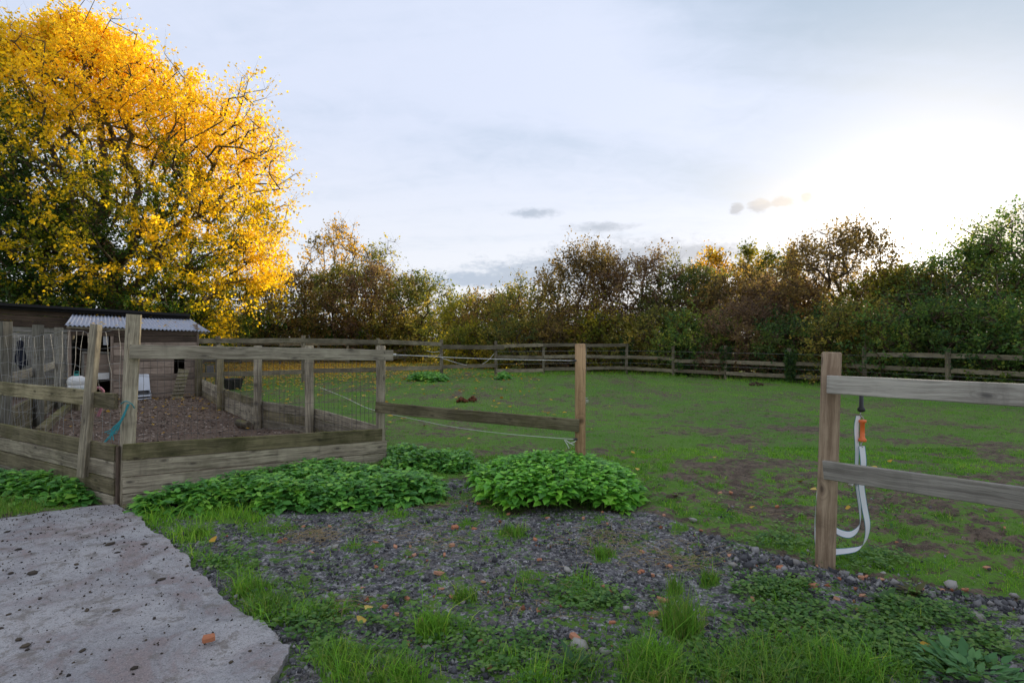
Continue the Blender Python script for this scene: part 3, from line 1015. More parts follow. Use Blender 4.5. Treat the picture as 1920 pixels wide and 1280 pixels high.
def hen_house():
    t = thing('hen_house', 'wooden hen house with grey corrugated roof, open doorway and small ladder hole', 'hen house', SHED_A)
    W, D = (SHED_B - SHED_A).length, 2.05

    def P(u, v, z):
        q = SHED_A + FD * u + SD * v
        return Vector((q.x, q.y, z))
    # front boards right of the doorway, with the small hole left open
    door_w = 0.72
    zt = lambda u: 1.60 - .04 * u
    hole = (1.98 - .20, 1.98, .70, .93)
    nb, hb = 11, .135
    for k in range(nb):
        z0 = .08 + k * hb
        z1 = min(z0 + hb - .006, 1.55)
        if z1 - z0 < .04:
            continue
        zc, h = (z0 + z1) / 2, z1 - z0
        spans = [(door_w, W - .015)]
        if z1 > hole[2] + .02 and z0 < hole[3] - .02:
            spans = [(door_w, hole[0]), (hole[1], W - .015)]
        for (u0, u1) in spans:
            if k == 5 and u0 > 1.8:
                u1 -= .03
            board('wall_board', P(u0, 0, zc), P(u1, 0, zc), h, .022, 'cladding_brown' if k < 9 else 'dark_boards', t, seg=4, warp=.002)
    # side and back walls, floor inside
    for v, nm in ((0, 'corner_post'),):
        for u in (0.0, door_w - .03, W):
            board(nm, P(u, .035, -.05), P(u, .035, zt(u) + .02), .06, .06, 'cladding_brown', t, up=(FD.x, FD.y, 0), seg=2)
    for k in range(12):
        z = .08 + (k + .5) * .135
        board('wall_board', P(W, .03, z), P(W, D, z), .128, .022, 'cladding_brown', t, seg=2)
        board('wall_board', P(0, .07, z), P(0, D, z), .128, .022, 'cladding_grey', t, seg=2)
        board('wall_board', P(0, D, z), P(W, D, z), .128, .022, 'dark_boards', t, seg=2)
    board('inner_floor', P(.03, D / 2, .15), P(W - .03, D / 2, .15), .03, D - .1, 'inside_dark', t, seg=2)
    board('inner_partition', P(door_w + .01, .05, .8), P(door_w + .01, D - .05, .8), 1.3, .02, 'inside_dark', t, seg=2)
    # lintel over the doorway, half door of wire and boards, white tray inside
    board('lintel', P(.03, .0, 1.50), P(door_w, .0, 1.48), .12, .03, 'dark_boards', t, seg=2)
    hd = board('half_door', P(.20, .30, .82), P(.66, .34, .80), .56, .025, 'cladding_brown', t, seg=3)
    for (u0, z0, u1, z1) in ((.19, .54, .67, .54), (.19, 1.09, .67, 1.07), (.20, .54, .20, 1.09), (.66, .54, .66, 1.08)):
        board('door_frame', P(u0, .27, z0), P(u1, .30, z1), .05, .03, 'cladding_grey', hd, up=(FD.x, FD.y, 0) if u0 == u1 else (0, 0, 1), seg=2)
    board('white_tray', P(.40, .16, .60), P(.64, .18, .60), .13, .10, 'white_plastic', t, seg=2)
    board('white_jamb', P(.585, .02, 1.24), P(.585, .02, 1.46), .09, .02, 'grey_panel', t, up=(FD.x, FD.y, 0), seg=2)
    for k in range(3):
        board('door_step', P(.1, -.02 - .1 * k, .15 + .05 * (2 - k)), P(.78, -.02 - .1 * k, .14 + .05 * (2 - k)), .05, .12, 'cladding_brown', t, seg=2)
    # corrugated roof in four overlapping sheets, eave to the front
    roof = thing
    e0, e1 = V(121, 609.5, 11.08), V(394, 621.5, 12.58)
    b0, b1 = V(137, 587, 12.95), V(355, 596.5, 14.30)
    ns = 4
    for s in range(ns):
        ua, ub = s / ns - (.012 if s else 0), (s + 1) / ns
        nu, nv = 44, 5
        vs, fs = [], []
        for lay in (0, 1):
            for j in range(nv + 1):
                for i in range(nu + 1):
                    u = ua + (ub - ua) * i / nu
                    v = j / nv
                    p = lerp(lerp(e0, e1, u), lerp(b0, b1, u), v)
                    z = math.sin(u * 2 * math.pi * 36) * .016 - lay * .007 + (.004 if s % 2 else 0)
                    vs.append((p.x, p.y, p.z + z - .01 * math.sin(v * 3.1)))
        m = (nu + 1) * (nv + 1)
        for j in range(nv):
            for i in range(nu):
                q = j * (nu + 1) + i
                fs.append((q, q + 1, q + nu + 2, q + nu + 1))
                fs.append((m + q + nu + 1, m + q + nu + 2, m + q + 1, m + q))
        for i in range(nu):
            fs.append((m + i, m + i + 1, i + 1, i))
            q = nv * (nu + 1) + i
            fs.append((q, q + 1, m + q + 1, m + q))
        for j in range(nv):
            q = j * (nu + 1)
            fs.append((q, q + nu + 1, m + q + nu + 1, m + q))
            q += nu
            fs.append((m + q, m + q + nu + 1, q + nu + 1, q))
        put('roof_sheet', pymesh('roof_sheet', vs, fs, True), 'fibre_cement_roof', t)
    o = Vector((0, 0, -.045))
    i0, i1 = lerp(e0, b0, .035) + o, lerp(e1, b1, .035) + o
    board('eave_batten', i0 + (i1 - i0) * .012, i1 - (i1 - i0) * .012, .045, .03, 'pale_wood', t, seg=4)
    # boarded ladder to the hole, its own thing: it only leans there
    ld = thing('hen_ladder', 'mossy wooden ladder board with cross slats leaning below the small hole', 'ladder', G(333, 748, FLOOR_Z))
    a, b = V(331, 750, 11.75), V(345, 693, 12.22)
    n = (b - a).cross(FD).normalized()
    if n.z < 0:
        n = -n
    board('ladder_board', a, b, .20, .02, 'mossy_wood', ld, up=FD, seg=4)
    for k in range(8):
        p = lerp(a, b, .06 + k * .12) + n * .02
        board('slat', p - FD * .105, p + FD * .105, .022, .02, 'fence_wood', ld, up=n, seg=1)
    return P


HP = hen_house()


def long_shed():
    t = thing('long_shed', 'long low shed with black felt roof, brown boards over grey cladding', 'shed', (-10.9, 12.1, 0))
    w0, w1 = Vector((-9.95, 12.93, 0)), Vector((-8.25, 14.18, 0))
    d = (w1 - w0).normalized()
    n = Vector((d.y, -d.x, 0))
    a = w0 - d * 7.5
    b = w1
    bk = Vector((-d.y, d.x, 0))
    slope = (1.905 - 2.05) / 3.4
    rz = lambda p: 2.05 + slope * ((p - Vector((-10.96, 12.1, 0))).dot(d))
    # upper brown boards stand proud of the grey cladding
    for k in range(3):
        z = -.09 - .125 * k
        board('upper_board', Vector((a.x, a.y, rz(a) + z)) + n * .035, Vector((b.x, b.y, rz(b) + z)) + n * .035, .12, .025, 'dark_boards', t, seg=4)
    for k in range(11):
        z = 1.62 - .145 * k
        board('wall_board', Vector((a.x, a.y, z + .08)), Vector((b.x, b.y, z - .10)), .139, .024, 'cladding_grey', t, seg=4)
    for k in range(12):
        z = 1.75 - .145 * k
        board('wall_board', Vector((b.x, b.y, z)), Vector((b.x, b.y, z)) + bk * 2.5, .139, .024, 'dark_boards', t, seg=2)
    r0 = Vector((a.x, a.y, rz(a) + .03)) + n * .22
    r1 = Vector((b.x, b.y, rz(b) + .03)) + n * .22 + d * .12
    m0, m1 = r0 + bk * 1.5 + Vector((0, 0, .03)), r1 + bk * 1.5 + Vector((0, 0, .03))
    board('roof', (r0 + m0) / 2, (r1 + m1) / 2, .06, 1.75, 'roof_felt', t, seg=10, warp=.01)
    board('fascia', r0 + Vector((0, 0, -.045)), r1 + Vector((0, 0, -.045)), .07, .025, 'roof_felt', t, seg=8)
    return a, b, n, d, rz


LS = long_shed()


# ------------------------------------------------------------------ things in and round the pen
def drinker():
    p = V(144, 730, 10.1)
    base = Vector((p.x, p.y, FLOOR_Z - .01))
    s = thing('drinker_stand', 'low wooden block stand under the white drinker', 'stand', base)
    for k, (dx, dy) in enumerate(((-.1, -.1), (.1, -.1), (-.1, .1), (.1, .1))):
        board('leg', (p.x + dx, p.y + dy, FLOOR_Z - .03), (p.x + dx, p.y + dy, .40), .05, .05, 'mossy_wood', s, up=(1, 0, 0), seg=1)
    board('top', (p.x - .16, p.y, .415), (p.x + .16, p.y, .415), .03, .32, 'fence_wood', s, seg=2)
    t = thing('poultry_drinker', 'white round poultry drinker with teal cap beyond the middle rail', 'drinker', (p.x, p.y, .432))
    lathe('body', [(.10, 0), (.135, .01), (.14, .10), (.132, .112), (.132, .122), (.142, .132), (.145, .19), (.125, .245), (.075, .275), (.0, .28)], 'white_plastic', t, (p.x, p.y, .432))
    lathe('tray', [(.12, 0.0), (.175, 0), (.18, .05), (.172, .05), (.165, .012), (.12, .012)], 'teal_plastic', t, (p.x, p.y, .4325))
    lathe('cap', [(.042, .27), (.045, .31), (.036, .318), (0, .32)], 'teal_plastic', t, (p.x, p.y, .432), 14)
    tubes('handle', [curve_pts([(p.x - .04, p.y, .745), (p.x - .03, p.y, .785), (p.x + .03, p.y, .785), (p.x + .04, p.y, .745)], 12)], .007, 'teal_plastic', t)


drinker()


def feeder():
    a, b = V(256, 744, 11.55), V(283, 743, 11.75)
    d = (b - a)
    d.z = 0
    W = d.length
    d.normalize()
    n = Vector((-d.y, d.x, 0))
    t = thing('poultry_feeder', 'white metal poultry feeder with sloping lid standing before the hen house', 'feeder', (a.x, a.y, FLOOR_Z))

    def P(u, v, z):
        q = a + d * (u * W) + n * v
        return Vector((q.x, q.y, z))
    z0 = FLOOR_Z - .005
    prof = [(0, z0), (.30, z0), (.30, .62), (.12, .62), (.055, .30), (0, .12 + .1)]
    for u, s in ((0, 0), (1, 0)):
        vs = [P(u, v, z) - d * .004 for v, z in prof] + [P(u, v, z) + d * .004 for v, z in prof]
        m = len(prof)
        fs = [tuple(range(m - 1, -1, -1)), tuple(range(m, 2 * m))] + [(i, (i + 1) % m, m + (i + 1) % m, m + i) for i in range(m)]
        put('side_panel', pymesh('side', vs, fs), 'white_metal', t)
    board('front_panel', P(0, .085, .46), P(1, .085, .46), .33, .008, 'white_metal', t, up=(n.x * .2, n.y * .2, 1), seg=1)
    board('lid', P(0, .21, .625), P(1, .21, .625), .008, .20, 'white_metal', t, seg=1)
    board('back_panel', P(0, .297, .37), P(1, .297, .37), .5, .006, 'white_metal', t, seg=1)
    board('trough', P(.02, .06, z0 + .10), P(.98, .06, z0 + .10), .02, .10, 'tray_grey', t, seg=1)
    board('inner_plate', P(.02, .13, .22), P(.98, .13, .22), .2, .006, 'tray_grey', t, seg=1)
    board('treadle', P(0, -.01, z0 + .085), P(1, -.01, z0 + .085), .035, .01, 'white_metal', t, seg=1)
    board('base_bar', P(0, -.006, z0 + .02), P(1, -.006, z0 + .02), .02, .012, 'white_metal', t, seg=1)


feeder()


def garment():
    a, b, n, d, rz = LS
    p = V(39, 668, 11.9)
    o = Vector((p.x, p.y, 0)) + n * .10
    rows = [(.30, .02), (.27, .05), (.16, .06), (.04, .065), (-.06, .085), (-.16, .10), (-.24, .085), (-.30, .06)]
    vs, fs, N = [], [], 12
    for i, (z, w) in enumerate(rows):
        for j in range(N):
            an = 2 * math.pi * j / N
            f = 1 + .22 * math.sin(j * 2.6 + i * .4)
            q = o + d * (w * math.cos(an) * f + (.03 if i > 5 else 0)) + n * (.035 * math.sin(an) * f)
            vs.append((q.x, q.y, 1.05 + z * .95 + (.05 * math.sin(j * 1.3) if i == len(rows) - 1 else 0)))
    for i in range(len(rows) - 1):
        for j in range(N):
            k = (j + 1) % N
            fs.append((i * N + j, i * N + N + j, i * N + N + k, i * N + k))
    fs.append(tuple(range(N)))
    fs.append(tuple((len(rows) - 1) * N + j for j in range(N - 1, -1, -1)))
    me = pymesh('garment', vs, fs, True)
    t = thing('hanging_garment', 'dark navy work garment hanging on the grey shed wall', 'garment', o)
    put('cloth', me, 'navy_cloth', t)
    hk = o + Vector((0, 0, 1.05 + .285))
    tubes('hanging_loop', [curve_pts([hk, hk + Vector((0, 0, .04)) - n * .03, hk + Vector((0, 0, .05)) - n * .09], 8)], .006, 'white_cord', t)


garment()


def bits():
    # teal twine tied to the corner post and fraying over the wall
    t = thing('teal_twine', 'frayed teal baling twine hanging from the corner post of the pen', 'twine', V(243, 752, 4.72))
    rr = random.Random(4)
    top = V(241, 757, 4.735)
    paths = [curve_pts([V(226, 757, 4.735), V(236, 752, 4.715), V(247, 757, 4.715), V(252, 765, 4.75)], 10)]
    for k in range(9):
        e = V(195 + rr.uniform(-6, 24), 822 + rr.uniform(-14, 8), 4.70)
        m1, m2 = V(232 - rr.uniform(0, 6), 785 + rr.uniform(-4, 4), 4.71), V(214 + rr.uniform(-6, 6), 806 + rr.uniform(-6, 6), 4.70)
        paths.append(curve_pts([top + Vector((rr.uniform(-.01, .01), 0, 0)), m1, m2, e], 14))
    tubes('strand', paths, .0042, 'teal_twine', t, 5)['kind'] = 'stuff'
    # pink rope over the middle rail
    t = thing('pink_rope', 'pink rope looped over the middle rail beside the upright board', 'rope', V(185, 735, 4.95))
    tubes('loop', [curve_pts([V(176, 738, 5.0), V(179, 729, 5.0), V(187, 727, 5.0), V(193, 733, 5.02), V(191, 740, 5.03)], 16)], .013, 'pink_rope', t, 7)
    tubes('tail', [curve_pts([V(188, 755, 5.06), V(190, 764, 5.05), V(186, 775, 5.05), V(184, 780, 5.05)], 12)], [.012] * 13, 'pink_rope', t, 7) if False else \
        tubes('tail', [curve_pts([V(188, 752, 5.06), V(190, 764, 5.05), V(186, 775, 5.05), V(184, 780, 5.05)], 12)], .012, 'pink_rope', t, 7)
    # black tub
    p = G(437, 731)
    t = thing('black_tub', 'black rubber tub standing on the grass behind the pen boards', 'tub', p)
    lathe('tub', [(.0, .005), (.19, .005), (.255, .30), (.268, .30), (.268, .315), (.245, .315), (.18, .03), (0, .03)], 'black_rubber', t, (p.x, p.y, -.01), 28)
    for s in (-1, 1):
        tubes('handle', [curve_pts([(p.x + s * .245, p.y - .08, .30), (p.x + s * .29, p.y - .05, .36), (p.x + s * .29, p.y + .05, .36), (p.x + s * .245, p.y + .08, .30)], 12)], .012, 'black_rubber', t, 6)
    # small green frame with grey panel
    p = G(397, 723)
    t = thing('green_stand', 'small green metal stand with hanging grey panel behind the pen', 'stand', p)
    w, h = .36, .62
    for x in (-w / 2, w / 2):
        tubes('leg', [[(p.x + x, p.y, -.02), (p.x + x * .95, p.y, h)]], .016, 'green_metal', t, 6)
    tubes('top_bar', [[(p.x - w / 2 - .04, p.y, h), (p.x + w / 2 + .04, p.y, h)]], .016, 'green_metal', t, 6)
    board('hanging_panel', (p.x - .13, p.y - .02, h - .15), (p.x + .06, p.y - .02, h - .15), .24, .02, 'grey_panel', t, seg=1)
    # short log lying along the boards inside the pen
    a, b = V(447, 780, 8.15), V(466, 790, 7.85)
    o = post('log', Vector((a.x, a.y, FLOOR_Z + .055)), Vector((b.x, b.y, FLOOR_Z + .055)), .055, 'trunk_bark')
    props(o, 'short bark covered log lying inside the pen by the side boards', 'log')


bits()


# ------------------------------------------------------------------ the rail and post beside the pen
def middle_post():
    t = thing('gate_post_with_rail', 'round pale brown post in the nettles with one plank rail to the pen', 'fence', (0.676, 5.6, 0))
    post('post', (.676, 5.6, -.2), (.676, 5.6, 1.335), .053, 'fresh_post_wood', t, .052, 20)
    d = (Vector((.676, 5.6, 0)) - PEN_E).normalized()
    p0, p1 = V(706, 762, 6.42), V(1085, 799, 5.525)
    board('rail', p0, p1, .122, .035, 'mossy_wood', t, seg=14, warp=.008)
    for py, px in ((676, 1080), (823, 1082)):
        q = V(px, py, 5.54)
        tubes('insulator', [[q, q + Vector((-.035, -.015, 0))]], .012, 'black_plastic', t, 8)
    q = V(1087, 802, 5.53)
    post('bolt', q, q + Vector((.0, -.02, 0)), .011, 'white_plastic', t, n=8)
    q = lerp(p0, p1, .97) + Vector((0, -.018, -.02))
    post('nail_head', q, q + Vector((0, -.006, 0)), .006, 'steel', t, n=8)
    # taut white electric cord above, slack one below
    a, b = V(738, 664.5, 6.41), V(1079, 676, 5.525)
    t2 = thing('electric_fence_line', 'taut white electric cord from the top rail to the round post', 'cord', a)
    tubes('cord', [[lerp(a, b, i / 12) + Vector((0, 0, -.012 * math.sin(math.pi * i / 12))) for i in range(13)]], .0034, 'white_cord', t2, 5)
    k = V(738, 664.5, 6.40)
    tubes('knot', [[k, k + Vector((.03, 0, 0))]], .013, 'white_cord', t2, 6)
    t3 = thing('electric_fence_line', 'slack white cord running low from the field past the pen to the round post', 'cord', V(700, 770, 6.6))
    c = curve_pts([V(600, 726, 9.6), V(645, 744, 8.3), V(690, 765, 6.9), V(760, 782, 6.55), V(850, 800, 6.2), V(950, 813, 5.9), V(1060, 822, 5.56), V(1080, 823, 5.54)], 44)
    tubes('cord', [c], .0032, 'white_cord', t3, 5)
    tubes('frayed_end', [curve_pts([V(1058, 824, 5.53), V(1063, 832, 5.52), V(1067, 840, 5.52)], 8), curve_pts([V(1060, 824, 5.53), V(1068, 830, 5.52), V(1076, 834, 5.52)], 8), curve_pts([V(1067, 831, 5.52), V(1075, 829, 5.52), V(1080, 826, 5.52)], 6)], .004, 'white_cord', t3, 5)['kind'] = 'stuff'
    # white tuft of hair caught on the back of the post
    rr = random.Random(2)
    c0 = V(1097, 750, 5.63)
    P = []
    for i in range(26):
        v = Vector((rr.uniform(.1, 1), rr.uniform(-.6, .6), rr.uniform(-1, 1))).normalized() * rr.uniform(.015, .05)
        P.append([c0 + Vector((-.01, 0, 0)), c0 + v * .6 + Vector((0, 0, rr.uniform(-.008, .008))), c0 + v])
    o = tubes('hair_tuft', P, .0016, 'white_cord', None, 3)
    props(o, 'white tuft of hair caught on the side of the round post', 'hair')


middle_post()


def right_fence():
    t = thing('gate_fence', 'thick round brown post with two grey plank rails in the right foreground', 'fence', (1.923, 3.467, 0))
    post('post', (1.912, 3.467, -.25), (1.961, 3.467, 1.309), .057, 'brown_post_wood', t, .055, 24)
    dirn = Vector((.507, -.75, 0)).normalized()
    u0, u1 = V(1552, 721, 3.395), V(1920, 740, 2.66)
    l0, l1 = V(1546, 879.5, 3.395), V(1920, 933, 2.66)
    for a, b in ((u0, u1), (l0, l1)):
        e = a + (b - a) * 2.7
        board('rail', a, e, .108, .034, 'grey_rail_wood', t, seg=16, warp=.004)
    q = u0 + (u1 - u0) * 2.6
    post('post', (q.x + .06, q.y + .05, -.25), (q.x + .06, q.y + .05, 1.3), .056, 'brown_post_wood', t)
    # hanging gate tape behind the rails
    tt = thing('electric_gate_tape', 'white electric gate tape with black and orange handles hanging behind the right post', 'gate tape', V(1600, 1034, 3.5))
    h = tt
    Y = 3.42

    def turned(name, px, prof, mat, par):
        M = Matrix.Translation(V(px, prof[0][1], Y))
        pr = [(r, -(y - prof[0][1]) * Y / F) for r, y in prof]
        return lathe(name, pr, mat, par, n=14, M=M)
    h = turned('black_handle', 1615, [(.0, 736), (.012, 737), (.0125, 762), (.021, 766), (.021, 770), (.012, 772), (0, 772)], 'black_plastic', tt)
    tubes('hook', [curve_pts([V(1615, 771, Y), V(1613, 778, Y), V(1619, 784, Y), V(1618, 787, Y)], 10)], .0035, 'steel', h, 6)
    o = turned('orange_handle', 1617, [(.0, 786), (.022, 787), (.022, 791), (.013, 793), (.0135, 820), (.022, 823), (.022, 827), (0, 828)], 'orange_plastic', tt)
    tubes('hook', [curve_pts([V(1617, 828, Y), V(1614, 834, Y), V(1618, 838, Y)], 8)], .0035, 'steel', o, 6)

    def ribbon(name, pts, w, wd):
        C = curve_pts(pts, 40)
        n = len(C)
        vs, fs, ac = [], [], []
        W = [Vector(wd[0]).lerp(Vector(wd[1]), i / (n - 1)).normalized() for i in range(n)]
        for lay in (-1, 1):
            for i, p in enumerate(C):
                T = (C[min(i + 1, n - 1)] - C[max(i - 1, 0)]).normalized()
                nn = T.cross(W[i])
                for s in (-.5, 0, .5):
                    vs.append(p + W[i] * (s * w) + nn * (lay * .0006))
                    ac.append(s + .5)
        for lay in (0, 1):
            for i in range(n - 1):
                for s in (0, 1):
                    q = lay * 3 * n + i * 3 + s
                    fs.append((q, q + 1, q + 4, q + 3))
        me = pymesh(name, vs, fs, True)
        a = me.attributes.new('across', 'FLOAT', 'POINT')
        a.data.foreach_set('value', ac)
        return put(name, me, 'fence_tape', tt)
    ribbon('strap', [V(1610, 779, Y), V(1606, 800, Y), V(1607, 840, Y + .01), V(1606, 900, Y + .02), V(1612, 950, 3.45), V(1612, 985, 3.47), V(1596, 1001, 3.5), V(1575, 998, 3.54), V(1556, 985, 3.58)], .048, ((.9, .3, 0), (.2, .7, 1.0)))
    ribbon('strap', [V(1616, 836, Y), V(1619, 870, Y), V(1615, 905, Y), V(1621, 950, 3.43), V(1627, 985, 3.44), V(1623, 1012, 3.46), V(1612, 1027, 3.48), V(1590, 1032, 3.52), V(1560, 1034, 3.56), V(1536, 1030, 3.58), V(1528, 1000, 3.58), V(1530, 940, 3.57), V(1536, 900, 3.56), V(1545, 880, 3.55)], .050, ((.95, .25, 0), (.1, .3, 1.0)))
    rr = random.Random(8)
    k = V(1599, 903, 3.44)
    tubes('frayed_knot', [[k + Vector((rr.uniform(-.01, .01), rr.uniform(-.01, .01), .02)), k + Vector((rr.uniform(-.02, .02), rr.uniform(-.02, .02), -.02))] for _ in range(12)], .0045, 'white_cord', tt, 5)['kind'] = 'stuff'


right_fence()


# ------------------------------------------------------------------ paddock fences
def far_fences():
    FP = [(408, 724), (569, 717), (709, 711), (828, 706.5), (930, 704.5)]
    P = [G(*p) for p in FP]
    t = thing('paddock_fence', 'weathered post and rail fence across the paddock behind the pen', 'fence', P[1])
    tops = [630, 629, 634, 636.5, 639]
    for p, ty, (px, _) in zip(P, tops, FP):
        zt = CAMH - (ty - HOR) * p.y / F
        board('post', (p.x, p.y, -.2), (p.x + random.uniform(-.02, .02), p.y, zt), .11, .09, 'far_fence_wood', t, up=(1, 0, 0), seg=3, ch=.01)
    P0 = P[0] + (P[0] - P[1]) * 1.0
    runs = [(P0, P[0]), (P[0], P[1]), (P[1], P[2]), (P[2], P[3])]
    f = Vector((0, -.07, 0))
    for i, (a, b) in enumerate(runs):
        za = [1.28, 1.30, 1.30, 1.25][i]
        zb = [1.30, 1.30, 1.24, 1.16][i]
        board('rail', Vector((a.x, a.y, za)) + f, Vector((b.x, b.y, zb)) + f, .14, .03, 'far_fence_wood', t, seg=5, warp=.01)
        board('rail', Vector((a.x, a.y, .36)) + f, Vector((b.x, b.y, .33)) + f, .14, .03, 'far_fence_wood', t, seg=5, warp=.01)
        tubes('wire', [[Vector((a.x, a.y, .78)) + f * 1.4, Vector((b.x, b.y, .77)) + f * 1.4]], .004, 'white_cord', t, 4)
    a, b = P[3], P[4]
    board('rail', Vector((a.x, a.y, 1.06)) + f, Vector((b.x + .3, b.y, 1.03)) + f, .15, .03, 'far_fence_wood', t, seg=5)
    board('rail', Vector((a.x, a.y, .36)) + f, Vector((b.x, b.y, .38)) + f, .13, .03, 'far_fence_wood', t, seg=5)
    c = curve_pts([V(828, 671, P[3].y - .1), V(860, 681, P[3].y - .1), V(890, 686, 20.4), V(912, 678, 20.4), V(929, 660, 20.5)], 20)
    tubes('cord', [c], .009, 'white_cord', t, 4)
    tubes('cord', [curve_pts([V(800, 657, 19.9), V(812, 660, 20), V(828, 658, 20)], 8)], .009, 'white_cord', t, 4)

    # boundary fence along the hedge, three rails and wires
    BP = [(930, 704.5), (1019, 702.5), (1097, 700.5), (1174, 700), (1262, 704.5), (1360, 710.5), (1481, 717), (1621, 725), (1779, 736), (1965, 750), (2190, 770)]
    B = [G(*p) for p in BP]
    t = thing('boundary_fence', 'long three rail wooden fence in front of the hedge on the right', 'fence', B[1])
    for i, p in enumerate(B[1:]):
        zt = (1.19 if i < 4 else 1.08) + random.uniform(-.03, .05)
        board('post', (p.x, p.y, -.2), (p.x + random.uniform(-.03, .03), p.y, zt), .10, .09, 'far_fence_wood', t, up=(1, 0, 0), seg=3, ch=.01)
    for i in range(len(B) - 1):
        a, b = B[i], B[i + 1]
        for z in ((1.09, .65, .21) if i < 4 else (.93, .57, .20)):
            if z > .9 and 3 <= i <= 6:
                continue
            j = random.uniform(-.03, .03)
            o = Vector((0, -.065, 0))
            d = (b - a).normalized()
            board('rail', Vector((a.x, a.y, z + j)) + o + d * .01, Vector((b.x, b.y, z + random.uniform(-.03, .03))) + o - d * .01, .12, .03, 'far_fence_wood', t, seg=4, warp=.01)
        for z in (.88, .42):
            tubes('wire', [[Vector((a.x, a.y, z)) - Vector((0, .09, 0)), Vector((b.x, b.y, z)) - Vector((0, .09, 0))]], .004, 'galvanised_wire', t, 4)

    # farther fence behind the left paddock
    C = [G(380, 684), G(452, 683.5), G(525, 683), G(597, 682), G(652, 681), G(706, 680), G(759, 679), G(806, 678.5), G(855, 678), G(905, 680)]
    t = thing('back_fence', 'distant wooden fence at the foot of the left hedge', 'fence', C[3])
    for p in C:
        board('post', (p.x, p.y, -.2), (p.x, p.y, 1.2), .11, .1, 'far_fence_wood', t, up=(1, 0, 0), seg=2, ch=.01)
    for a, b in zip(C[:-1], C[1:]):
        for z in (1.05, .62, .25):
            board('rail', Vector((a.x, a.y - .07, z + random.uniform(-.05, .05))), Vector((b.x, b.y - .07, z + random.uniform(-.05, .05))), .15, .03, 'far_fence_wood', t, seg=2)
    return B


BF = far_fences()

# ------------------------------------------------------------------ foliage tools
LEAF_V = np.array([(0, 0, 0), (-.36, .42, .06), (0, 1, -.05), (.36, .42, .06)], float)
LEAF_F = np.array([(0, 3, 2, 1)])
NET_V = np.array([(0, 0, 0), (-.30, .22, .05), (-.34, .48, .05), (-.17, .78, -.02), (0, 1.05, -.14), (.17, .78, -.02), (.34, .48, .05), (.30, .22, .05), (0, .45, 0.0)], float)
NET_F = np.array([(0, 8, 1), (1, 8, 2), (2, 8, 3), (3, 8, 4), (8, 5, 4), (8, 6, 5), (8, 7, 6), (8, 0, 7)])[:, ::-1]
RND_V = np.array([(0, 0, 0), (-.34, .30, .04), (-.42, .62, .02), (0, 1.0, 0), (.42, .62, .02), (.34, .30, .04)], float)
RND_F = np.array([(0, 3, 2), (0, 2, 1), (0, 4, 3), (0, 5, 4)])


def rotations(ydir, up):
    """matrices with local y along ydir and local z near up"""
    y = ydir / (np.linalg.norm(ydir, axis=1, keepdims=True) + 1e-9)
    x = np.cross(y, up)
    x /= np.linalg.norm(x, axis=1, keepdims=True) + 1e-9
    z = np.cross(x, y)
    return np.stack([x, y, z], 2)


def scatter(tv, tf, pos, R, s, tint=None):
    """copies of a template as arrays; s (n,) or (n,3)"""
    n, k = len(pos), len(tv)
    s = s[:, None] if s.ndim == 1 else s
    loc = tv[None] * s[:, None, :]
    P = np.einsum('nij,nkj->nki', R, loc) + pos[:, None, :]
    Fc = tf[None] + (np.arange(n) * k)[:, None, None]
    t = None if tint is None else np.repeat(tint, k, axis=0)
    return P.reshape(-1, 3), Fc.reshape(-1, tf.shape[1]), t


def randdir(n, zbias=0.0, rng=RNG):
    d = rng.normal(size=(n, 3))
    d[:, 2] += zbias
    return d / (np.linalg.norm(d, axis=1, keepdims=True) + 1e-9)


def grow(trunk, att, rng, step=0.5, up=0.06):
    """join attractor points to the nearest part of a growing skeleton; returns nodes, parents, radii weights, tip ids"""
    N = [np.array(p, float) for p in trunk]
    par = [-1] + list(range(len(trunk) - 1))
    arr = np.zeros((len(trunk) + len(att) * 8, 3))
    arr[:len(N)] = N
    dep = np.zeros(len(arr))
    for i in range(1, len(N)):
        dep[i] = dep[i - 1] + np.linalg.norm(arr[i] - arr[i - 1])
    n = len(N)
    ax = arr[len(trunk) - 1]
    order = np.argsort(np.linalg.norm((att - ax) * np.array([1, 1, .8]), axis=1) + rng.uniform(0, .5, len(att)))
    tips = []
    for a in order:
        p = att[a]
        dv = p - arr[:n]
        L = np.linalg.norm(dv, axis=1)
        cost = L + 0.16 * dep[:n] + np.where(dv[:, 2] < 0, -dv[:, 2] * .6, 0)
        j = int(np.argmin(cost))
        q = arr[j]
        m = min(7, max(1, int(np.linalg.norm(p - q) / step)))
        prev = j
        for k in range(1, m + 1):
            t = k / m
            x = q + (p - q) * t
            x = x + np.array([0, 0, -up * math.sin(math.pi * t) * np.linalg.norm(p - q)]) + (rng.normal(size=3) * .05 * step if k < m else 0)
            arr[n] = x
            dep[n] = dep[prev] + np.linalg.norm(x - arr[prev])
            par.append(prev)
            prev = n
            n += 1
        tips.append((a, prev))
    arr = arr[:n]
    w = np.zeros(n)
    for a, i in tips:
        w[i] += 1
    par = np.array(par)
    for i in range(n - 1, 0, -1):
        w[par[i]] += max(w[i], .3)
    return arr, par, w, tips


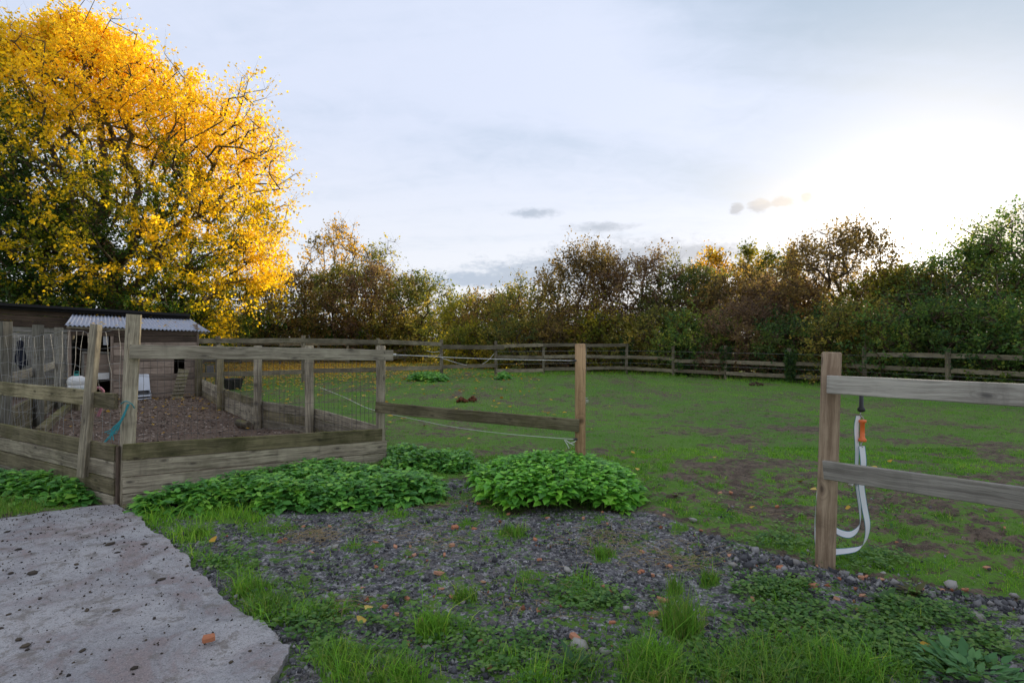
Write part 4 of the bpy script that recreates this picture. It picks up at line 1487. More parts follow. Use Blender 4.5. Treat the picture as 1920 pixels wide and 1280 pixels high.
def limbs(arr, par, w, r0, pw, sides=5, rmax=None):
    i = np.arange(1, len(arr))
    a, b = arr[par[i]], arr[i]
    r = r0 * np.maximum(w, 1) ** pw
    if rmax:
        r = np.minimum(r, rmax)
    ra, rb = np.minimum(r[par[i]], r[i] * 1.6), r[i]
    T = b - a
    T /= np.linalg.norm(T, axis=1, keepdims=True) + 1e-9
    ref = np.where(np.abs(T[:, 2:3]) > .9, np.array([[1.0, 0, 0]]), np.array([[0, 0, 1.0]]))
    A = np.cross(T, ref)
    A /= np.linalg.norm(A, axis=1, keepdims=True) + 1e-9
    B = np.cross(T, A)
    an = np.arange(sides) * 2 * math.pi / sides
    ring = np.cos(an)[None, :, None] * A[:, None] + np.sin(an)[None, :, None] * B[:, None]
    Va = a[:, None] + ring * ra[:, None, None]
    Vb = b[:, None] + ring * rb[:, None, None]
    Vs = np.concatenate([Va, Vb], 1).reshape(-1, 3)
    m = len(i)
    j = np.arange(sides)
    k = (j + 1) % sides
    f = np.stack([j, k, k + sides, j + sides], 1)
    Fs = (f[None] + (np.arange(m) * 2 * sides)[:, None, None]).reshape(-1, 4)
    return Vs, Fs


def sprigs(base, rng, n, length, r, zb=.4):
    """thin bare twigs: long slender three-sided spikes"""
    d = randdir(n, zb, rng)
    L = rng.uniform(.4, 1.0, n) * length
    up = np.tile(np.array([[.3, .5, .8]]), (n, 1))
    R = rotations(d, up)
    tv = np.array([(-r, 0, -r * .6), (r, 0, -r * .6), (0, 0, r), (.02, .55, .02), (0, 1, 0)], float)
    tf = np.array([(0, 1, 3), (1, 2, 3), (2, 0, 3), (0, 3, 4), (1, 3, 4)])
    s = np.stack([np.ones(n), L, np.ones(n)], 1)
    Vs, Fs, _ = scatter(tv, tf, base, R, s)
    return Vs, Fs


def mixcol(cols, t):
    cols = np.array(cols, float)
    x = np.clip(t, 0, .9999) * (len(cols) - 1)
    i = x.astype(int)
    f = (x - i)[:, None]
    return cols[i] * (1 - f) + cols[i + 1] * f


def make_tree(name, label, loc, trunk, att, nleaf, leafsize, colour, rng, spread=.35, r0=.012, pw=.45, leaf_n=None, group=None, droop=-.1, bark='trunk_bark',
              twigs=0, twiglen=.6, cat='tree', step=.5, rmax=None, twig_r=.004):
    """thing with trunk (and limbs) and crown; colour(points, cluster_random, leaf_random) gives the tint of the leaves"""
    arr, par, w, tips = grow(trunk, att, rng, step)
    o = Vector(loc)
    t = thing(name, label, cat, loc, group)
    Vs, Fs = limbs(arr, par, w, r0, pw, 6 if rmax else 3, rmax)
    put('trunk', fastmesh('trunk', Vs, Fs, bark, smooth=True), None, t)
    # every attractor carries a few short sprays; the leaves sit along them
    K = 4
    na = len(att)
    core = np.array(trunk[-1])
    outw = att - core
    outw /= np.linalg.norm(outw, axis=1, keepdims=True) + 1e-9
    sd = randdir(na * K, .15, rng) + np.repeat(outw, K, 0) * .75
    sd /= np.linalg.norm(sd, axis=1, keepdims=True) + 1e-9
    sl = rng.uniform(.5, 1.25, na * K) * spread * 2.3
    if twigs:
        tv = np.array([(-1, 0, -.6), (1, 0, -.6), (0, 0, 1), (0, 1, 0)], float)
        tf = np.array([(0, 1, 3), (1, 2, 3), (2, 0, 3)])
        Vt, Ft, _ = scatter(tv, tf, np.repeat(att, K, 0), rotations(sd, np.tile(np.array([[.3, .5, .8]]), (na * K, 1))), np.stack([np.full(na * K, twig_r), sl * 1.08, np.full(na * K, twig_r)], 1))
        k = rng.integers(0, len(arr) - len(trunk), twigs) + len(trunk)
        Vu, Fu, _ = scatter(tv, tf, arr[k], rotations(randdir(twigs, .5, rng), randdir(twigs, 0, rng)), np.stack([np.full(twigs, twig_r), rng.uniform(.4, 1, twigs) * twiglen, np.full(twigs, twig_r)], 1))
        put('twigs', fastmesh('twigs', np.concatenate([Vt, Vu]), np.concatenate([Ft, Fu + len(Vt)]), 'twig_bark'), None, t)['kind'] = 'stuff'
    cnt = np.full(na, nleaf) if leaf_n is None else leaf_n
    cl = np.repeat(np.arange(na), cnt)
    n = len(cl)
    crand = rng.uniform(0, 1, na)[cl]
    si = cl * K + rng.integers(0, K, n)
    pos = att[cl] + sd[si] * (sl[si] * rng.uniform(.05, 1.08, n) ** .8)[:, None] + rng.normal(size=(n, 3)) * spread * .20
    yd = sd[si] * .8 + randdir(n, droop, rng) * .9
    R = rotations(yd, randdir(n, .7, rng))
    s = leafsize * rng.uniform(.6, 1.25, n)
    tint = colour(pos, crand, rng.uniform(0, 1, n))
    Vl, Fl, tl = scatter(LEAF_V, LEAF_F, pos, R, s, tint)
    put('crown', fastmesh('crown', Vl, Fl, 'leaf', tl), None, t)
    return t


# ------------------------------------------------------------------ the big yellow tree
def yellow_tree():
    rng = np.random.default_rng(3)
    Yc = 22.0
    sc = Yc / F
    rows = np.array([(72, 130, 200), (95, 40, 250), (130, -40, 330), (165, -110, 415), (210, -140, 478), (300, -160, 535), (400, -160, 552), (500, -150, 566), (560, -140, 545), (600, -120, 505), (640, 200, 440)], float)
    zr = CAMH - (rows[:, 0] - HOR) * sc
    xl, xr = (rows[:, 1] - 960) * sc, (rows[:, 2] - 960) * sc
    zo = np.argsort(zr)
    zr, xl, xr = zr[zo], xl[zo], xr[zo]
    pts = []
    while len(pts) < 2400:
        q = rng.uniform(0, 1, (4000, 3))
        z = 1.3 + q[:, 0] * 11.8
        a, b = np.interp(z, zr, xl), np.interp(z, zr, xr)
        cx, hw = (a + b) / 2, (b - a) / 2
        x = cx + (q[:, 1] * 2 - 1) * hw
        yy = (q[:, 2] * 2 - 1) * hw * .85
        r = np.hypot((x - cx) / hw, yy / (hw * .85))
        lump = fbm(x * .55 + 3, z * .55 + yy * .3, 12)
        keep = (r < .84 + .40 * (lump - .4)) & ((r > .35) | (rng.uniform(0, 1, len(r)) < .35)) & (fbm(x * 1.0 + yy * .5, z * 1.1 + 9, 15) > .30)
        for k in np.where(keep)[0]:
            pts.append((x[k], Yc + yy[k], z[k], r[k]))
    pts = np.array(pts[:2400])
    # long wind-blown shoots on the outline, up and to the right
    extra = []
    for k in rng.choice(len(pts), 420, replace=False):
        p = pts[k]
        if p[3] > .55 and (p[2] > 7 or p[0] > -14):
            extra.append((p[0] + rng.uniform(-.9, .55), p[1] + rng.uniform(-.4, .4), p[2] + rng.uniform(.5, 1.35), 1.1))
    # thinner, twiggier shoulder on the right
    for k in range(70):
        u = rng.uniform(0, 1)
        q = V(430 + 105 * u + rng.uniform(-25, 25), 160 + 190 * u ** 1.4 + rng.uniform(-45, 60), Yc + rng.uniform(-2.2, 2.2))
        extra.append((q.x, q.y, q.z, 1.2))
    ne = len(extra)
    allp = np.concatenate([pts, np.array(extra)])
    att, rad = allp[:, :3], allp[:, 3]
    cnt = np.where(rad > 1.05, rng.integers(10, 26, len(att)), rng.integers(58, 96, len(att)))
    tx = (214 - 960) * sc
    trunk = [(tx, Yc, -.3), (tx + .1, Yc, .8), (tx, Yc + .1, 1.8), (tx - .1, Yc, 3.0), (tx + .1, Yc, 4.3)]

    def colour(p, c, l):
        cx = tx + .3
        rel = (p[:, 0] - cx) / 7.0
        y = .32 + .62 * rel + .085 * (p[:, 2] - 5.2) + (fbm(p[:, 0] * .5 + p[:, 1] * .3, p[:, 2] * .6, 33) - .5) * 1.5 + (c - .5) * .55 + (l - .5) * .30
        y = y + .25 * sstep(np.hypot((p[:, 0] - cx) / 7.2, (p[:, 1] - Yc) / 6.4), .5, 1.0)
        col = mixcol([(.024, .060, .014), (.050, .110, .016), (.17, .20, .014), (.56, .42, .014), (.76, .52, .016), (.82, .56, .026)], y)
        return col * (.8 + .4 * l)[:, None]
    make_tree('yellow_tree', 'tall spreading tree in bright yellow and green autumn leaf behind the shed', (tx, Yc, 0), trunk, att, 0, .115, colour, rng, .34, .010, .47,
              leaf_n=cnt, twigs=900, twiglen=.55, step=.7, droop=-.25, rmax=.36)


yellow_tree()


def broad_tree(name, label, px, py_top, wpx, Y, cols, n=220, leaves=50, size=.13, seed=1, zlow=.15, flat=1.0, twigs=200, spread=.33, sparse=0.0, group=None, cat='tree', depth=.9, lean=0.0, bark='twig_bark', tlen=.6, yshape=1.0):
    """tree or shrub grown inside a rounded, lumpy envelope; px centre and width at depth Y, top row"""
    rng = np.random.default_rng(seed)
    sc = Y / F
    cx, top, hw = (px - 960) * sc, CAMH - (py_top - HOR) * sc, wpx * sc / 2
    z0 = top * zlow
    pts = []
    while len(pts) < n:
        q = rng.uniform(0, 1, (1500, 3))
        z = z0 + q[:, 0] * (top - z0)
        v = (z - z0) / (top - z0)
        prof = np.clip(1 - np.abs(v - .42) ** 2.2 * 2.6 * yshape, .12, 1) if flat else np.clip(1.05 - v, .1, 1)
        th = q[:, 1] * 2 * math.pi
        rr = np.sqrt(q[:, 2])
        lump = .62 + .75 * fbm(np.cos(th) * 1.7 + seed, np.sin(th) * 1.7 + z * .8, seed)
        R = hw * prof * np.clip(lump, .5, 1.25)
        x, y = cx + np.cos(th) * rr * R + lean * v * hw, Y + np.sin(th) * rr * R * depth
        zt = z - (1 - rr) * 0
        keep = (fbm(x * 1.1 + seed, z * 1.1 + y * .6, seed + 5) > .20 + sparse * .25) & (v < .70 + .45 * fbm(x * 1.6 + seed * 3, y * .8, seed + 8))
        for k in np.where(keep)[0]:
            pts.append((x[k], y[k], zt[k]))
    att = np.array(pts[:n])
    nshoot = n // 7
    k = rng.choice(n, nshoot, replace=False)
    sh = att[k] + np.stack([rng.uniform(-.3, .3, nshoot), rng.uniform(-.3, .3, nshoot), rng.uniform(.3, .9, nshoot)], 1) * min(1.0, hw / 1.2)
    high = att[k][:, 2] > z0 + (top - z0) * .45
    att = np.concatenate([att, sh[high]])
    cnt = np.concatenate([rng.integers(int(leaves * .6), int(leaves * 1.4), n), rng.integers(4, 14, high.sum())])
    if sparse:
        cnt = (cnt * (1 - sparse)).astype(int)
    trunk = [(cx + rng.uniform(-.2, .2), Y, -.15), (cx, Y, top * .10), (cx + rng.uniform(-.15, .15), Y, top * .22)]
    cols = np.array(cols)

    def colour(p, c, l):
        t = (c - .5) * .75 + .5 + (l - .5) * .35 + (fbm(p[:, 0] * .7 + p[:, 1] * .5, p[:, 2] * .8, seed + 3) - .5) * 1.0
        return mixcol(cols, t) * (.72 + .55 * l)[:, None]
    return make_tree(name, label, (cx, Y, 0), trunk, att, 0, size, colour, rng, spread, .011, .42, leaf_n=cnt, twigs=twigs, twiglen=tlen, bark=bark, step=.45, group=group, cat=cat)


# leaf colours
OLIVE = [(0.074, 0.109, 0.036), (0.146, 0.171, 0.046), (0.256, 0.232, 0.055), (0.391, 0.294, 0.065)]
RUST = [(0.084, 0.066, 0.031), (0.162, 0.118, 0.048), (0.252, 0.174, 0.06), (0.36, 0.24, 0.066)]
REDTW = [(0.096, 0.066, 0.048), (0.18, 0.118, 0.079), (0.24, 0.156, 0.096), (0.264, 0.21, 0.072)]
GREEN = [(0.04, 0.089, 0.034), (0.074, 0.155, 0.044), (0.144, 0.232, 0.053), (0.265, 0.287, 0.055)]
LIME = [(0.068, 0.095, 0.019), (0.142, 0.169, 0.027), (0.297, 0.27, 0.03), (0.432, 0.338, 0.034)]
GOLD = [(0.12, 0.102, 0.018), (0.312, 0.204, 0.017), (0.576, 0.336, 0.017), (0.696, 0.42, 0.024)]
DKGRN = [(0.025, 0.061, 0.025), (0.047, 0.103, 0.039), (0.074, 0.143, 0.043), (0.129, 0.184, 0.043)]

broad_tree('green_tree', 'dark green leafy tree at the left edge below the yellow crown', 40, 330, 330, 20.0, DKGRN, 420, 52, .125, 21, .10, twigs=300, bark='trunk_bark')
HEDGE = [
    ('autumn_bush', 'olive bush under the yellow tree, right of the shed roof', 330, 585, 230, 31.0, OLIVE, 150, .14),
    ('autumn_bush', 'brownish bush in the far hedge, right below the yellow crown', 455, 535, 190, 33.0, OLIVE, 170, .14),
    ('autumn_bush', 'dark russet bush below the thin golden tree in the far hedge', 560, 520, 170, 33.0, RUST, 170, .14),
    ('autumn_bush', 'brown and olive bush at the foot of the two thin trees', 640, 515, 160, 33.5, OLIVE, 170, .14),
    ('autumn_bush', 'reddish twiggy bush below the slender bare tipped tree', 712, 512, 150, 33.0, REDTW, 160, .14),
    ('autumn_bush', 'rounded olive bush at the right end of the far left hedge', 778, 522, 130, 32.0, OLIVE, 160, .14),
    ('autumn_bush', 'low yellow green bush in the dip of the hedge line', 872, 568, 110, 29.0, LIME, 120, .13),
    ('autumn_bush', 'small rusty bush just right of the dip in the hedge', 930, 558, 110, 28.0, RUST, 120, .13),
    ('autumn_bush', 'twiggy olive bush between the dip and the tall round bush', 1000, 535, 130, 26.5, OLIVE, 150, .12),
    ('autumn_bush', 'tall rounded golden brown bush near the middle of the hedge', 1095, 480, 170, 26.0, RUST, 210, .12),
    ('autumn_bush', 'red brown bush with a crooked twiggy top above the ivy covered post', 1200, 482, 170, 25.0, REDTW, 200, .12),
    ('autumn_bush', 'green and rust bush right of the crooked twiggy one', 1290, 500, 150, 24.5, OLIVE, 180, .12),
    ('autumn_bush', 'russet bush in front of the pale poplars', 1385, 510, 160, 23.0, RUST, 190, .115),
    ('autumn_bush', 'low reddish bush leaning over the fence left of the tall orange tree', 1470, 520, 140, 21.0, REDTW, 170, .11),
    ('orange_tree', 'tallest orange brown tree in the hedge, left of the low sun', 1570, 415, 215, 20.0, RUST, 270, .10),
    ('autumn_bush', 'golden olive bush right under the low sun', 1668, 505, 150, 18.6, LIME, 190, .10),
    ('autumn_bush', 'green gold bush between the sun and the right hand green trees', 1740, 500, 140, 17.8, OLIVE, 190, .095),
    ('green_tree', 'airy green tree right of the low sun', 1815, 432, 170, 17.0, GREEN, 220, .09),
    ('green_tree', 'tall green tree at the right edge of the hedge', 1920, 402, 190, 15.8, GREEN, 250, .085),
    ('green_tree', 'green tree continuing the hedge beyond the right edge', 2070, 390, 220, 14.6, GREEN, 220, .085),
]
for i, (nm, lb, px, ty, wp, Y, cols, n, sz) in enumerate(HEDGE):
    airy = 'airy' in lb or 'tall green' in lb
    broad_tree(nm, lb, px, ty + (12 if 'sun' in lb else -6), wp * 1.3, Y, cols, int(n * 1.5), 62, sz * .93, 100 + i, .06, twigs=350, spread=.28 if Y < 25 else .34, cat='tree' if 'tree' in nm else 'bush', group='trees and bushes of the hedge',
               sparse=.3 if airy else .08, tlen=.7 if ('twiggy' in lb or 'red' in lb) else .5, depth=.75)
# ivy and brambles filling the foot of the hedge, behind the boundary fence
LOW = [(900, 612, 120, 27.0, LIME, 'yellow green bramble behind the left end of the boundary fence'),
       (985, 600, 120, 25.5, OLIVE, 'dull olive bramble behind the short rails of the fence'),
       (1065, 605, 120, 25.0, RUST, 'rusty bramble hidden behind the round post'),
       (1140, 595, 120, 24.6, LIME, 'yellow flecked bramble left of the ivy covered post'),
       (1225, 590, 120, 23.6, OLIVE, 'olive bramble between the ivy post and the next fence post'),
       (1310, 600, 130, 22.0, GREEN, 'dark green bramble with yellow leaves behind the fence'),
       (1400, 575, 140, 20.6, REDTW, 'dusky red bramble arching towards the fence'),
       (1500, 590, 150, 19.4, DKGRN, 'dark ivy mass under the tall orange tree'),
       (1600, 585, 150, 17.9, OLIVE, 'olive ivy mass right behind the thick foreground post'),
       (1700, 580, 160, 16.8, GREEN, 'leafy green mass below the low sun'),
       (1800, 575, 160, 15.9, DKGRN, 'dark green ivy mass with yellow sprigs near the right edge'),
       (1905, 570, 170, 14.8, GREEN, 'deep green leafy mass at the right edge behind the rails'),
       (2030, 560, 190, 13.6, GREEN, 'green mass of the hedge foot beyond the right edge')]
for i, (px, ty, wp, Y, cols, lb) in enumerate(LOW):
    broad_tree('bramble_bush', lb, px, ty, wp * 1.25, Y - .75, cols, 180, 54, .085 if Y < 21 else .10, 300 + i, .02, twigs=180, spread=.24, cat='bush', group='low growth at the foot of the hedge', depth=.8, yshape=.55)
for i, (px, ty, wp, lb, cols) in enumerate(((240, 560, 260, 'dim olive bush behind the yellow tree trunk', OLIVE), (60, 575, 260, 'dim green bush behind the shed roof at the left edge', GREEN), (415, 600, 160, 'low yellow flecked bush behind the far fence, left', LIME),
                                    (520, 600, 150, 'low dark bush behind the far fence under the russet one', DKGRN), (620, 600, 150, 'low dark green bush at the foot of the far hedge', GREEN), (715, 605, 150, 'low yellow green bush at the foot of the far hedge', LIME), (800, 600, 130, 'low olive bush at the right end of the far hedge', OLIVE))):
    broad_tree('hedge_bush', lb, px, ty, wp * 1.2, 34.8 if px > 300 else 30.0, cols, 150, 55, .15, 400 + i, .02, twigs=100, spread=.36, cat='bush', group='low growth at the foot of the hedge', yshape=.6)
# thin trees standing out of the far hedge, poplars behind
broad_tree('golden_tree', 'thin golden tree with bare tips rising from the far left hedge', 635, 425, 150, 36.0, GOLD, 190, 26, .15, 61, .35, twigs=900, sparse=.25, tlen=1.3, spread=.30)
broad_tree('golden_tree', 'slender tree with sparse yellow leaves right of the golden one', 716, 455, 95, 36.0, LIME, 120, 18, .15, 62, .35, twigs=800, sparse=.35, tlen=1.3, spread=.28)
for i, (px, ty, wp) in enumerate(((1335, 478, 90), (1405, 468, 50), (1440, 466, 46), (1480, 470, 40))):
    broad_tree('poplar_tree', ['broad pale green tree behind the hedge', 'narrow pale poplar, left of three behind the hedge', 'narrow pale poplar, middle of three behind the hedge', 'narrow pale poplar, right of three next to the orange tree'][i],
               px, ty, wp, 44.0, LIME if i else GOLD, 150, 34, .19, 70 + i, .25, twigs=350, spread=.34, sparse=.1, tlen=.9, group='pale trees behind the hedge')


def ivy(px, Y, h, w, label, seed):
    rng = np.random.default_rng(seed)
    c = Vector(((px - 960) * Y / F, Y - .05, 0))
    n = 900
    z = rng.uniform(0, 1, n) ** .8 * h
    th = rng.uniform(0, 2 * math.pi, n)
    r = w * (.35 + .65 * fbm(np.cos(th) * 2, z * 3, seed)) * rng.uniform(.5, 1, n) * (.55 + .6 * z / h)
    pos = np.stack([c.x + np.cos(th) * r, c.y + np.sin(th) * r * .7, z], 1)
    nd = np.stack([np.cos(th), np.sin(th), np.full(n, -.6)], 1) + rng.normal(size=(n, 3)) * .4
    R = rotations(nd, randdir(n, .8, rng))
    t = mixcol(DKGRN, rng.uniform(0, 1, n))
    Vs, Fs, tl = scatter(LEAF_V, LEAF_F, pos, R, rng.uniform(.06, .10, n), t)
    o = put('ivy', fastmesh('ivy', Vs, Fs, 'leaf', tl))
    props(o, label, 'ivy')


ivy(1174, 22.3, 1.45, .34, 'dark ivy clump swallowing a fence post in the middle', 5)
ivy(1360, 19.0, 1.1, .24, 'ivy on the fence post left of the thick foreground post', 6)
ivy(1481, 17.4, 1.0, .22, 'ivy on the fence post nearest to the thick foreground post', 7)


# ------------------------------------------------------------------ nettles
def nettles(label, pts_px, height, density, seed, cols, leaf=.055, mound=None, edge=.22):
    rng = np.random.default_rng(seed)
    poly = [G(*p) for p in pts_px]
    xs, ys = [p.x for p in poly], [p.y for p in poly]
    A = (max(xs) - min(xs)) * (max(ys) - min(ys))
    n = int(A * density)
    x, y = rng.uniform(min(xs), max(xs), n), rng.uniform(min(ys), max(ys), n)
    d = poly_sd(x, y, poly)
    ok = d > (fbm(x * 6, y * 6, seed) - .5) * .16
    if mound:
        ok &= ~((np.hypot(x - .676, y - 5.6) < .055))
    x, y, d = x[ok], y[ok], d[ok]
    n = len(x)
    H = height * sstep(d, -.08, edge) ** .7 * (.62 + .75 * fbm(x * 3.2, y * 3.2, seed + 2))
    if mound:
        cx, cy, rx, ry = mound
        q = np.clip(1 - ((x - cx) / rx) ** 2 - ((y - cy) / ry) ** 2, 0, 1)
        H = height * np.sqrt(q) * (.88 + .24 * fbm(x * 4, y * 4, seed + 2)) + .02
    z0 = gz(x, y)
    P, Rr, S, T = [], [], [], []
    ctint = rng.uniform(0, 1, n)
    for lev in range(4):
        zz = z0 + H - lev * .032 - .0
        for k in range(2 if lev else 3):
            az = rng.uniform(0, 2 * math.pi, n) if k == 0 else az + math.pi * (1 if lev else .66)
            tilt = rng.uniform(-.40, .15, n) if lev else rng.uniform(-.15, .45, n)
            yd = np.stack([np.cos(az), np.sin(az), tilt], 1)
            s = leaf * rng.uniform(.7, 1.25, n) * (.7 if lev == 0 else 1.0 + .1 * lev)
            keep = zz > z0 - .0
            jit = rng.normal(size=(n, 3)) * .012
            pp = np.stack([x, y, zz], 1) + jit
            R = rotations(yd, np.tile(np.array([[0, 0, 1.0]]), (n, 1)) + rng.normal(size=(n, 3)) * .18)
            P.append(pp[keep]); Rr.append(R[keep]); S.append(s[keep])
            T.append((mixcol(cols, np.clip(ctint + rng.uniform(-.3, .3, n) - lev * .0, 0, 1)) * rng.uniform(.8, 1.15, n)[:, None])[keep])
    P, Rr, S, T = map(np.concatenate, (P, Rr, S, T))
    Vs, Fs, tl = scatter(NET_V, NET_F, P, Rr, S, T)
    o = put('nettle_patch', fastmesh('nettles', Vs, Fs, 'nettle_leaf', tl))
    st = tubes('stems', [[(x[i], y[i], z0[i] - .02), (x[i] + .005, y[i], z0[i] + H[i])] for i in range(0, n, 2)], .0022, 'grass_stem', o, 3)
    st['kind'] = 'stuff'
    props(o, label, 'nettles', kind='stuff')
    return o


plain('grass_stem', (.07, .10, .025), .7, .3)
NET1 = [(0.065, 0.204, 0.043), (0.109, 0.309, 0.056), (0.173, 0.434, 0.064), (0.282, 0.545, 0.071)]
NET2 = [(0.074, 0.227, 0.034), (0.125, 0.359, 0.042), (0.199, 0.522, 0.051), (0.312, 0.63, 0.067)]
nettles('bright green nettle mound around the round post', [(885, 905), (900, 945), (990, 962), (1090, 955), (1170, 957), (1203, 945), (1190, 915), (1140, 885), (1090, 872), (1000, 872), (920, 880)], .27, 430, 1, NET2, .072,
        mound=(.36, 5.18, .86, .86))
nettles('spreading nettle bed along the foot of the pen front wall', [(250, 955), (262, 968), (300, 966), (380, 968), (430, 955), (520, 962), (640, 958), (745, 948), (828, 938), (838, 912), (800, 898), (720, 893), (640, 884), (560, 886), (470, 908), (350, 936)], .17, 430, 2, NET1, .076)
nettles('small nettle bed right of the pen wall end', [(722, 880), (740, 882), (800, 878), (850, 884), (900, 880), (890, 862), (820, 856), (760, 850), (722, 852)], .15, 380, 3, NET1, .07)
nettles('dark nettles in front of the pen gate side at the left edge', [(-120, 930), (0, 940), (60, 948), (120, 948), (175, 945), (165, 925), (120, 912), (60, 905), (0, 900), (-120, 885)], .16, 260, 4, NET1, .085)
nettles('low nettle tuft at the foot of a far paddock post', [(765, 716), (840, 717), (838, 708), (800, 705), (765, 709)], .2, 60, 6, NET1, .12)
nettles('tiny nettle tuft beside the short rails of the far fence', [(930, 713), (958, 713), (955, 707), (932, 707)], .2, 60, 7, NET1, .12)


# ------------------------------------------------------------------ grass
BLF_V, BLF_F = np.array([(-.5, 0, 0), (.5, 0, 0), (0, 0, 1)], float), np.array([(0, 1, 2)])
BLN_V = np.array([(-.5, 0, 0), (.5, 0, 0), (-.38, .0, .45), (.38, .0, .45), (0, 0, 1)], float)
BLN_F = np.array([(0, 1, 3), (0, 3, 2), (2, 3, 4)])


def blades(name, label, x, y, h, w, bend, cols, tsel, rng, far=False):
    n = len(x)
    BL_V, BL_F = (BLF_V, BLF_F) if far else (BLN_V, BLN_F)
    az = rng.uniform(0, 2 * math.pi, n)
    bx, by = np.cos(az) * bend * h, np.sin(az) * bend * h
    z0 = gz(x, y) - .006
    tw = rng.uniform(0, math.pi, n)
    tx, ty = np.cos(tw) * w, np.sin(tw) * w
    k = len(BL_V)
    P = np.zeros((n, k, 3))
    for i, (a, _, c) in enumerate(BL_V):
        P[:, i, 0] = x + a * tx + bx * c * c
        P[:, i, 1] = y + a * ty + by * c * c
        P[:, i, 2] = z0 + h * c * (1 - .35 * np.minimum(bend, 1.2) * c)
    Fs = (BL_F[None] + (np.arange(n) * k)[:, None, None]).reshape(-1, 3)
    tint = mixcol(cols, tsel) * rng.uniform(.75, 1.2, n)[:, None]
    o = put(name, fastmesh(name, P.reshape(-1, 3), Fs, 'grass_blade', np.repeat(tint, k, 0)))
    props(o, label, 'grass', kind='stuff')


GRASS = [(0.055, 0.121, 0.017), (0.092, 0.232, 0.025), (0.147, 0.353, 0.031), (0.23, 0.454, 0.042), (0.367, 0.483, 0.069)]


def blocked(x, y):
    return (poly_sd(x, y, SLAB) > -.015) | (poly_sd(x, y, PEN_FLOOR) > -.06)


def near_grass():
    rng = np.random.default_rng(40)
    n = 620000
    Y = 1.5 + (7.2 - 1.5) * rng.uniform(0, 1, n) ** 1.25
    X = (rng.uniform(-1, 1, n)) * (Y * 1.02 + .5)
    g, gv, mud, h = cover(X, Y)
    yard = gv > .5
    cl = fbm(X * 11, Y * 11, 90, 2)
    p = np.where(yard, sstep(g, .34, .95) * .55 + .012, sstep(g, .28, .75) * .95) * np.clip(cl * 2.2 - .55, 0.04, 1)
    keep = (rng.uniform(0, 1, n) < p) & ~blocked(X, Y)
    X, Y, g, h, yard, cl = X[keep], Y[keep], g[keep], h[keep], yard[keep], cl[keep]
    m = len(X)
    hh = np.where(yard, h * rng.uniform(.45, 1.25, m) * (.5 + .7 * g), rng.uniform(.015, .045, m))
    t = np.clip(.22 + .45 * rng.uniform(0, 1, m) + (fbm(X * 1.8, Y * 1.8, 95) - .5) * .9, 0, .84)
    t = np.where(rng.uniform(0, 1, m) < .07, 1.0, t)
    hh = hh * (.55 + .9 * fbm(X * 6, Y * 6, 92, 2))
    hh = np.where(yard & (rng.uniform(0, 1, m) < .22), hh * 1.9, hh)
    w = np.clip(.0030 + hh * .022, .003, .006) * np.clip(Y / 3.5, .8, 1.9)
    blades('yard_grass', 'green grass tufts and short turf in the foreground', X, Y, hh, w, rng.uniform(.1, 1.1, m), GRASS, t, rng)


near_grass()


def field_grass():
    rng = np.random.default_rng(41)
    n = 560000
    Y = 6.4 + (26 - 6.4) * rng.uniform(0, 1, n) ** 1.7
    X = rng.uniform(-1, 1, n) * (Y * .98 + .8)
    g, gv, mud, h = cover(X, Y)
    cl = fbm(X * 5, Y * 5, 97, 3)
    p = sstep(g, .26, .70) * np.clip(cl * 3.6 - 1.25, .03, 1) * .8
    keep = (rng.uniform(0, 1, n) < p) & ~blocked(X, Y)
    X, Y = X[keep], Y[keep]
    m = len(X)
    # longer, brighter grass along the foot of the boundary fence
    fp = [(p.x, p.y) for p in BF]
    dist = np.full(m, 9.0)
    for (ax, ay), (bx, by) in zip(fp[:-1], fp[1:]):
        t = np.clip(((X - ax) * (bx - ax) + (Y - ay) * (by - ay)) / ((bx - ax) ** 2 + (by - ay) ** 2), 0, 1)
        dist = np.minimum(dist, np.hypot(X - ax - (bx - ax) * t, Y - ay - (by - ay) * t))
    edge = sstep(dist, 1.1, .2)
    hh = rng.uniform(.015, .05, m) * (1 + edge * 2.6) * (.8 + Y * .02)
    w = .0045 * np.clip(Y / 6.0, 1, 3.2) * rng.uniform(.7, 1.4, m)
    t = np.clip(.25 + .4 * rng.uniform(0, 1, m) + (fbm(X * .9, Y * .9, 99) - .5) * .8 + edge * .2, 0, 1)
    blades('field_grass', 'short grazed grass of the paddock', X, Y, hh, w, rng.uniform(.2, 1.0, m), GRASS, t, rng, True)


field_grass()


